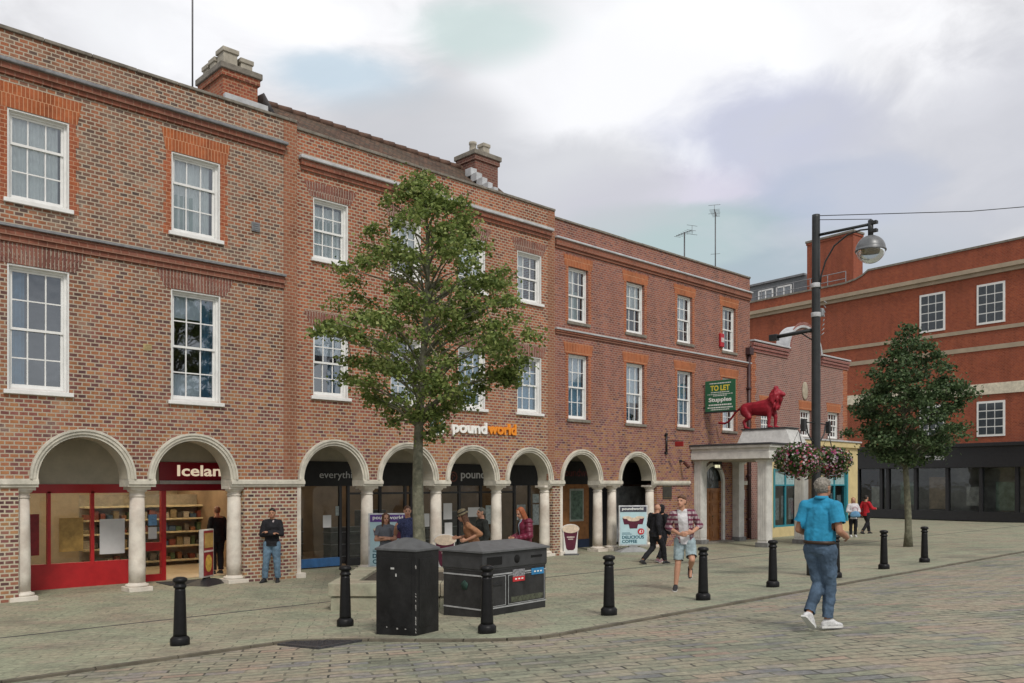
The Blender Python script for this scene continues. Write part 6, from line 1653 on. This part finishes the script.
# the man in the turquoise polo shirt, walking away
def polo_extra(root, P, hp, s, HM, FT):
    m = MB(); m.lathe([(.066, .0), (.072, .0), (.090, -.036), (.084, -.038)], tuple(P['neck'] + V(0, -.012, .045) * s), 20, FT.to_4x4() if False else None, cap=False); obj('collar', m, mat('polo_turquoise', (.02, .235, .40), .85, var=.18, scale=6, bump=.35, bscale=12), root)
    m = MB(); m.lathe([(.169, -.02), (.176, -.02), (.176, .02), (.169, .02)], (0, 0, 0), 30, Matrix.Translation(P['pelvis'] + V(0, 0, .035) * s) @ Matrix.Diagonal((1.09, .88, 1, 1)), cap=False); obj('belt', m, mat('belt_leather', (.045, .025, .015), .5), root)
person('man in a turquoise polo shirt and blue jeans walking away with grey curly hair', (.69, -13.92, gz(-13.92)), -4, 1.83,
       J=dict(pelvis=(0, -.01, .95), chest=(.0, .03, 1.27), neck=(0, .05, 1.475), head=(.0, .085, 1.608),
              hipL=(-.09, 0, .90), kneeL=(-.05, .07, .50), ankL=(-.02, -.20, .17), toeL=(.0, .8, -.62),
              hipR=(.09, 0, .90), kneeR=(.07, .10, .49), ankR=(.06, .06, .085), toeR=(.5, 1, 0),
              shL=(-.185, .02, 1.395), elL=(-.255, -.03, 1.12), wrL=(-.21, .18, 1.05), hdL=(.6, .75, .05), shR=(.185, .02, 1.395), elR=(.255, -.02, 1.12), wrR=(.22, .21, 1.04), hdR=(-.5, .8, .1)),
       look=(-8, -4), build=1.05, wst=1.14, skin_m=SKIN2, hair=('curly', HAIR_G), top=[('polo_shirt', mat('polo_turquoise', (.02, .235, .40), .85, var=.18, scale=6, bump=.35, bscale=12), dict(g=.024, sleeve='short', hem=.995, sl_g=.014, neck=.05))],
       legs=[('jeans', DENIM, dict(g=.012))], shoes=(SHOE_W, SOLE_W), extra=polo_extra, voxel=.0075)

# the running man
def plaid_mat():
    m, t, b = new_mat('plaid_shirt'); pos = t.n('ShaderNodeTexCoord').outputs['Object']
    sx = t.n('ShaderNodeSeparateXYZ'); t.l(pos, sx.inputs[0])
    def stripe(o, f, thr):
        w_ = t.math('SINE', t.math('MULTIPLY', o, f)); return t.math('GREATER_THAN', w_, thr)
    a = stripe(sx.outputs[2], 70, .2); c = stripe(t.math('ADD', sx.outputs[0], sx.outputs[1]), 75, .2)
    col = t.mix(a, (.40, .33, .34), (.16, .03, .06)); col = t.mix(t.math('MULTIPLY', c, .65), col, (.10, .02, .05)); t.l(col, b.inputs['Base Color']); b.inputs['Roughness'].default_value = .9
    return m
PLAID = plaid_mat()
person('running man in an open plaid shirt, white tee and pale blue shorts', (4.75, -9.14, gz(-9.14)), -144, 1.84,
       J=dict(pelvis=(0, 0, .96), chest=(.03, .05, 1.275), neck=(.055, .08, 1.475), head=(.065, .11, 1.63),
              hipL=(-.09, 0, .91), kneeL=(-.12, .24, .58), ankL=(-.10, -.14, .40), toeL=(0, .45, -.9), hipR=(.09, 0, .91), kneeR=(.13, .10, .49), ankR=(.17, .10, .085), toeR=(.1, 1, 0),
              shL=(-.135, .07, 1.42), elL=(-.27, -.04, 1.19), wrL=(-.13, .20, 1.08), hdL=(.75, .5, -.1), shR=(.215, .05, 1.40), elR=(.31, -.05, 1.15), wrR=(.10, .20, 1.04), hdR=(-.7, .6, -.05)),
       look=(-26, 8), hair=('short', HAIR_BR), top=[('white_tee', cloth('white_tee', (.60, .59, .60), .1), dict(g=.012, sleeve='short', hem=.85)), ('plaid_overshirt', PLAID, dict(g=.022, sleeve='rolled', hem=.88, opening=.085))],
       legs=[('shorts', cloth('pale_blue_shorts', (.26, .33, .35), .35), dict(length='short', g=.012, flare=.004))], shoes=(SHOE_K, SOLE_W), voxel=.0085)

def collar_extra(root, P, hp, s, HM, FT):
    c = P['chest'] + V(0, .118, .05) * s
    m = MB(); m.hull([(P['neck'] + V(-.045, .055, -.015) * s, .014), (P['neck'] + V(.045, .055, -.015) * s, .014), (c + V(0, .005, .0), .012)], 1); obj('collar', m, cloth('pale_shirt', (.42, .36, .36), .1), root)
ARMS_X = dict(elL=(-.225, .06, 1.14), wrL=(.045, .20, 1.19), hdL=(1, .1, .15), elR=(.225, .06, 1.13), wrR=(-.04, .215, 1.15), hdR=(-1, .1, .25))
person('man in a black jacket and blue jeans standing with folded arms against the brick pier', (.67, -.42, 0), -128, 1.74,
       J=dict(**ARMS_X, kneeL=(-.11, .03, .49), ankL=(-.13, -.0, .085), kneeR=(.13, .05, .49), ankR=(.17, .02, .085), toeR=(.35, 1, 0)), look=(0, 4), skin_m=SKIN2, hair=('short', HAIR_B),
       top=[('shirt', cloth('pale_shirt', (.42, .36, .36), .1), dict(g=.010, sleeve=None, hem=.95)), ('jacket', BLK, dict(g=.026, sleeve='long', hem=.86))], legs=[('jeans', DENIM_F, dict(g=.018))], shoes=(SHOE_K, SOLE_K), extra=collar_extra, voxel=.009)
person('dark clothed man with his back turned in the doorway of the red shop', (.56, 2.25, 0), 95, 1.74, hair=('crop', mat('hair_sandy', (.20, .10, .06), .6, var=.3)), top=[('jacket', BLK, dict(g=.028, sleeve='long', hem=.82))], legs=[('trousers', BLK, dict(g=.018))], shoes=(SHOE_K, SOLE_K), voxel=.012)
person('woman in a grey top with folded arms behind the tree planter', (1.75, -3.45, gz(-3.45)), -130, 1.64, J=dict(**ARMS_X), build=.9, look=(18, 0), hair=('long', HAIR_BR), top=[('top', cloth('grey_top', (.13, .14, .16), .2), dict(g=.012, sleeve='short', hem=.86))], legs=[('trousers', BLK, dict(g=.014))], shoes=(SHOE_K, SOLE_K), voxel=.01)
person('person in a navy striped shirt mostly hidden by the tree trunk', (2.05, -3.84, gz(-3.84)), -150, 1.80, J=dict(elL=(-.27, -.03, 1.15), wrL=(-.20, .2, 1.05), elR=(.26, .05, 1.15), wrR=(.16, .26, 1.30)), look=(30, 0), hair=('crop', HAIR_BR), top=[('shirt', cloth('navy_stripe', (.05, .06, .13), .6, 30), dict(g=.016, sleeve='short', hem=.86))], legs=[('trousers', BLK, dict(g=.016))], shoes=(SHOE_K, SOLE_K), voxel=.01)

def hat_extra(root, P, hp, s, HM, FT):
    m = MB(); M4 = Matrix.Translation(hp(0, -.01, .075)) @ (HM @ Matrix.Rotation(math.radians(-8), 3, 'X')).to_4x4()
    m.lathe([(.0, .085), (.05, .082), (.085, .06), (.098, .02), (.10, .0), (.135, -.03), (.132, -.036), (.094, -.008)], (0, 0, 0), 24, M4 @ Matrix.Scale(s, 4), cap=False); h_ = obj('hat', m, mat('hat_khaki', (.20, .165, .10), .9, var=.5, scale=14), root)
    m = MB(); m.lathe([(.103, .0), (.106, .0), (.104, .028), (.100, .028)], (0, 0, 0), 24, M4 @ Matrix.Scale(s, 4), cap=False); obj('hat_band', m, mat('hat_band_dark', (.04, .035, .03), .8), h_)
person('woman in a khaki hat and tan top leaning forward behind the recycling bin', (2.74, -5.19, gz(-5.19)), 148, 1.73,
       J=dict(pelvis=(0, -.06, .94), chest=(.0, .07, 1.24), neck=(.0, .14, 1.43), head=(.0, .22, 1.565), shL=(-.18, .11, 1.37), shR=(.18, .11, 1.37), elL=(-.27, -.12, 1.20), wrL=(-.14, .16, 1.06), hdL=(.3, .9, -.1), elR=(.24, .06, 1.12), wrR=(.12, .30, 1.10), hdR=(-.2, .9, 0)),
       build=1.05, look=(0, -16), hair=('long', HAIR_BR), top=[('top', cloth('tan_top', (.33, .165, .09), .2), dict(g=.012, sleeve='rolled', hem=.84))], legs=[('trousers', BLK, dict(g=.016))], shoes=(SHOE_K, SOLE_K), extra=hat_extra, voxel=.0095)
person('person in a dark jacket and grey cap behind the woman in the hat', (3.7, -4.4, gz(-4.4)), 160, 1.72, hair=('crop', mat('cap_grey', (.10, .105, .09), .8, var=.3)), top=[('jacket', cloth('dark_olive', (.035, .038, .034), .4), dict(g=.028, sleeve='long', hem=.82))], legs=[('trousers', BLK, dict(g=.016))], shoes=(SHOE_K, SOLE_K), voxel=.012)
MAROON = mat('maroon_quilt', (.14, .012, .035), .38, var=.3, scale=6, bump=.2)
def quilt(root, P, hp, s, HM, FT):
    for sd in 'LR':
        m = MB()
        for k in range(7):
            f = k / 6; a, e, w_ = P['sh' + sd], P['el' + sd], P['wr' + sd]
            p = a.lerp(e, f * 2) if f < .5 else e.lerp(w_, f * 2 - 1); d = ((e - a) if f < .5 else (w_ - e)).normalized()
            q = d.to_track_quat('Z', 'Y').to_matrix().to_4x4(); r_ = (.098 - .035 * f) * s
            m.lathe([(r_ * .8, -.034), (r_, -.016), (r_, .016), (r_ * .8, .034)], (0, 0, 0), 16, Matrix.Translation(p) @ q, cap=False)
        obj('quilted_sleeve', m, MAROON, root)
person('red haired woman in a maroon quilted jacket looking down behind the recycling bin', (3.6, -5.9, gz(-5.9)), 155, 1.74,
       J=dict(chest=(0, .03, 1.26), neck=(0, .06, 1.45), head=(0, .11, 1.595), elL=(-.25, .0, 1.12), wrL=(-.12, .24, 1.06), elR=(.25, .02, 1.12), wrR=(.12, .26, 1.05), hdL=(.4, .8, 0), hdR=(-.4, .8, 0)), look=(14, -22), hair=('long', HAIR_R),
       top=[('pale_top', cloth('pale_blue_top', (.33, .42, .48), .1), dict(g=.014, sleeve=None, hem=.86)), ('jacket', MAROON, dict(g=.036, sleeve='long', hem=.84, opening=.06))], legs=[('trousers', BLK, dict(g=.016))], shoes=(SHOE_K, SOLE_K), extra=quilt, voxel=.0095)
person('bald man in a black jacket striding right past the last arch', (10.37, -4.22, gz(-4.22)), -12, 1.70,
       J=dict(pelvis=(0, 0, .93), chest=(0, .05, 1.25), neck=(0, .08, 1.45), head=(0, .11, 1.60), kneeL=(-.10, .02, .48), ankL=(-.10, -.38, .12), toeL=(0, 1, -.45), kneeR=(.10, .22, .50), ankR=(.09, .30, .085), elL=(-.26, .0, 1.12), wrL=(-.25, .16, .94), elR=(.26, -.10, 1.14), wrR=(.27, -.06, .88)),
       build=1.1, top=[('jacket', BLK, dict(g=.03, sleeve='long', hem=.80))], legs=[('trousers', BLK, dict(g=.02))], shoes=(SHOE_K, SOLE_K), voxel=.0095)
def hood(root, P, hp, s, HM, FT):
    mb = MB(); mb.hull([(hp(0, -.03, .04), (.105 * s, .105 * s, .10 * s), HM), (hp(0, -.05, -.10), (.10 * s, .08 * s, .06 * s), HM)]); skin('hood', mb, .01, 3, BLK, root)
person('person in a black hooded jacket walking beside the bald man', (11.05, -3.95, gz(-3.95)), -5, 1.66,
       J=dict(kneeL=(-.09, .14, .49), ankL=(-.08, .14, .085), kneeR=(.09, -.04, .48), ankR=(.09, -.28, .11), toeR=(0, 1, -.35)), top=[('jacket', BLK, dict(g=.03, sleeve='long', hem=.74))], legs=[('trousers', BLK, dict(g=.016))], shoes=(mat('shoe_pink_white', (.40, .22, .24), .6), SOLE_W), extra=hood, voxel=.0095)
def bag(root, P, hp, s, HM, FT):
    pass
person('woman in a white top and black leggings carrying a blue bag near the yellow shop', (26.75, -2.40, gz(-2.4)), -140, 1.70,
       J=dict(elL=(-.26, .05, 1.13), wrL=(-.05, .24, 1.12), elR=(.26, .05, 1.13), wrR=(.05, .24, 1.10), hdL=(1, .1, 0), hdR=(-1, .1, 0)), build=1.1, hair=('long', mat('hair_blonde', (.36, .20, .11), .6, var=.3)), top=[('white_top', cloth('white_top', (.58, .56, .58), .1), dict(g=.022, sleeve='long', hem=.80))], legs=[('leggings', BLK, dict(g=.012))], shoes=(SHOE_W, SOLE_W), voxel=.012)
bg_ = thing('shoulder_bag', 'soft blue bag held in front of the woman in the white top', 'bag', (26.75 - .24, -2.40 - .2, gz(-2.4) + .94), math.radians(-50))
m = MB(); m.hull([((-.14, 0, 0), (.08, .06, .09)), ((.14, 0, 0), (.08, .06, .09)), ((0, 0, .10), (.17, .05, .08))]); obj('bag_body', m, cloth('bag_blue', (.12, .26, .42), .25), bg_)
m = MB(); m.tube([(-.12, 0, .12), (-.10, .04, .28), (.02, .07, .36), (.10, .04, .28), (.12, 0, .12)], .012, 6); obj('strap', m, cloth('strap_pink', (.35, .10, .16), .2), bg_)
person('person in a red jacket and black trousers walking right by the yellow shop', (29.6, -1.7, gz(-1.7)), -20, 1.76,
       J=dict(kneeL=(-.09, .20, .50), ankL=(-.09, .28, .085), kneeR=(.09, -.02, .48), ankR=(.09, -.32, .12), toeR=(0, 1, -.4), elR=(.26, .10, 1.16), wrR=(.2, .36, 1.14), elL=(-.25, -.1, 1.14), wrL=(-.25, -.02, .9)), hair=('short', HAIR_B), top=[('jacket', cloth('red_jacket', (.42, .02, .03), .2), dict(g=.028, sleeve='long', hem=.82))], legs=[('trousers', BLK, dict(g=.018))], shoes=(SHOE_K, SOLE_K), voxel=.012)
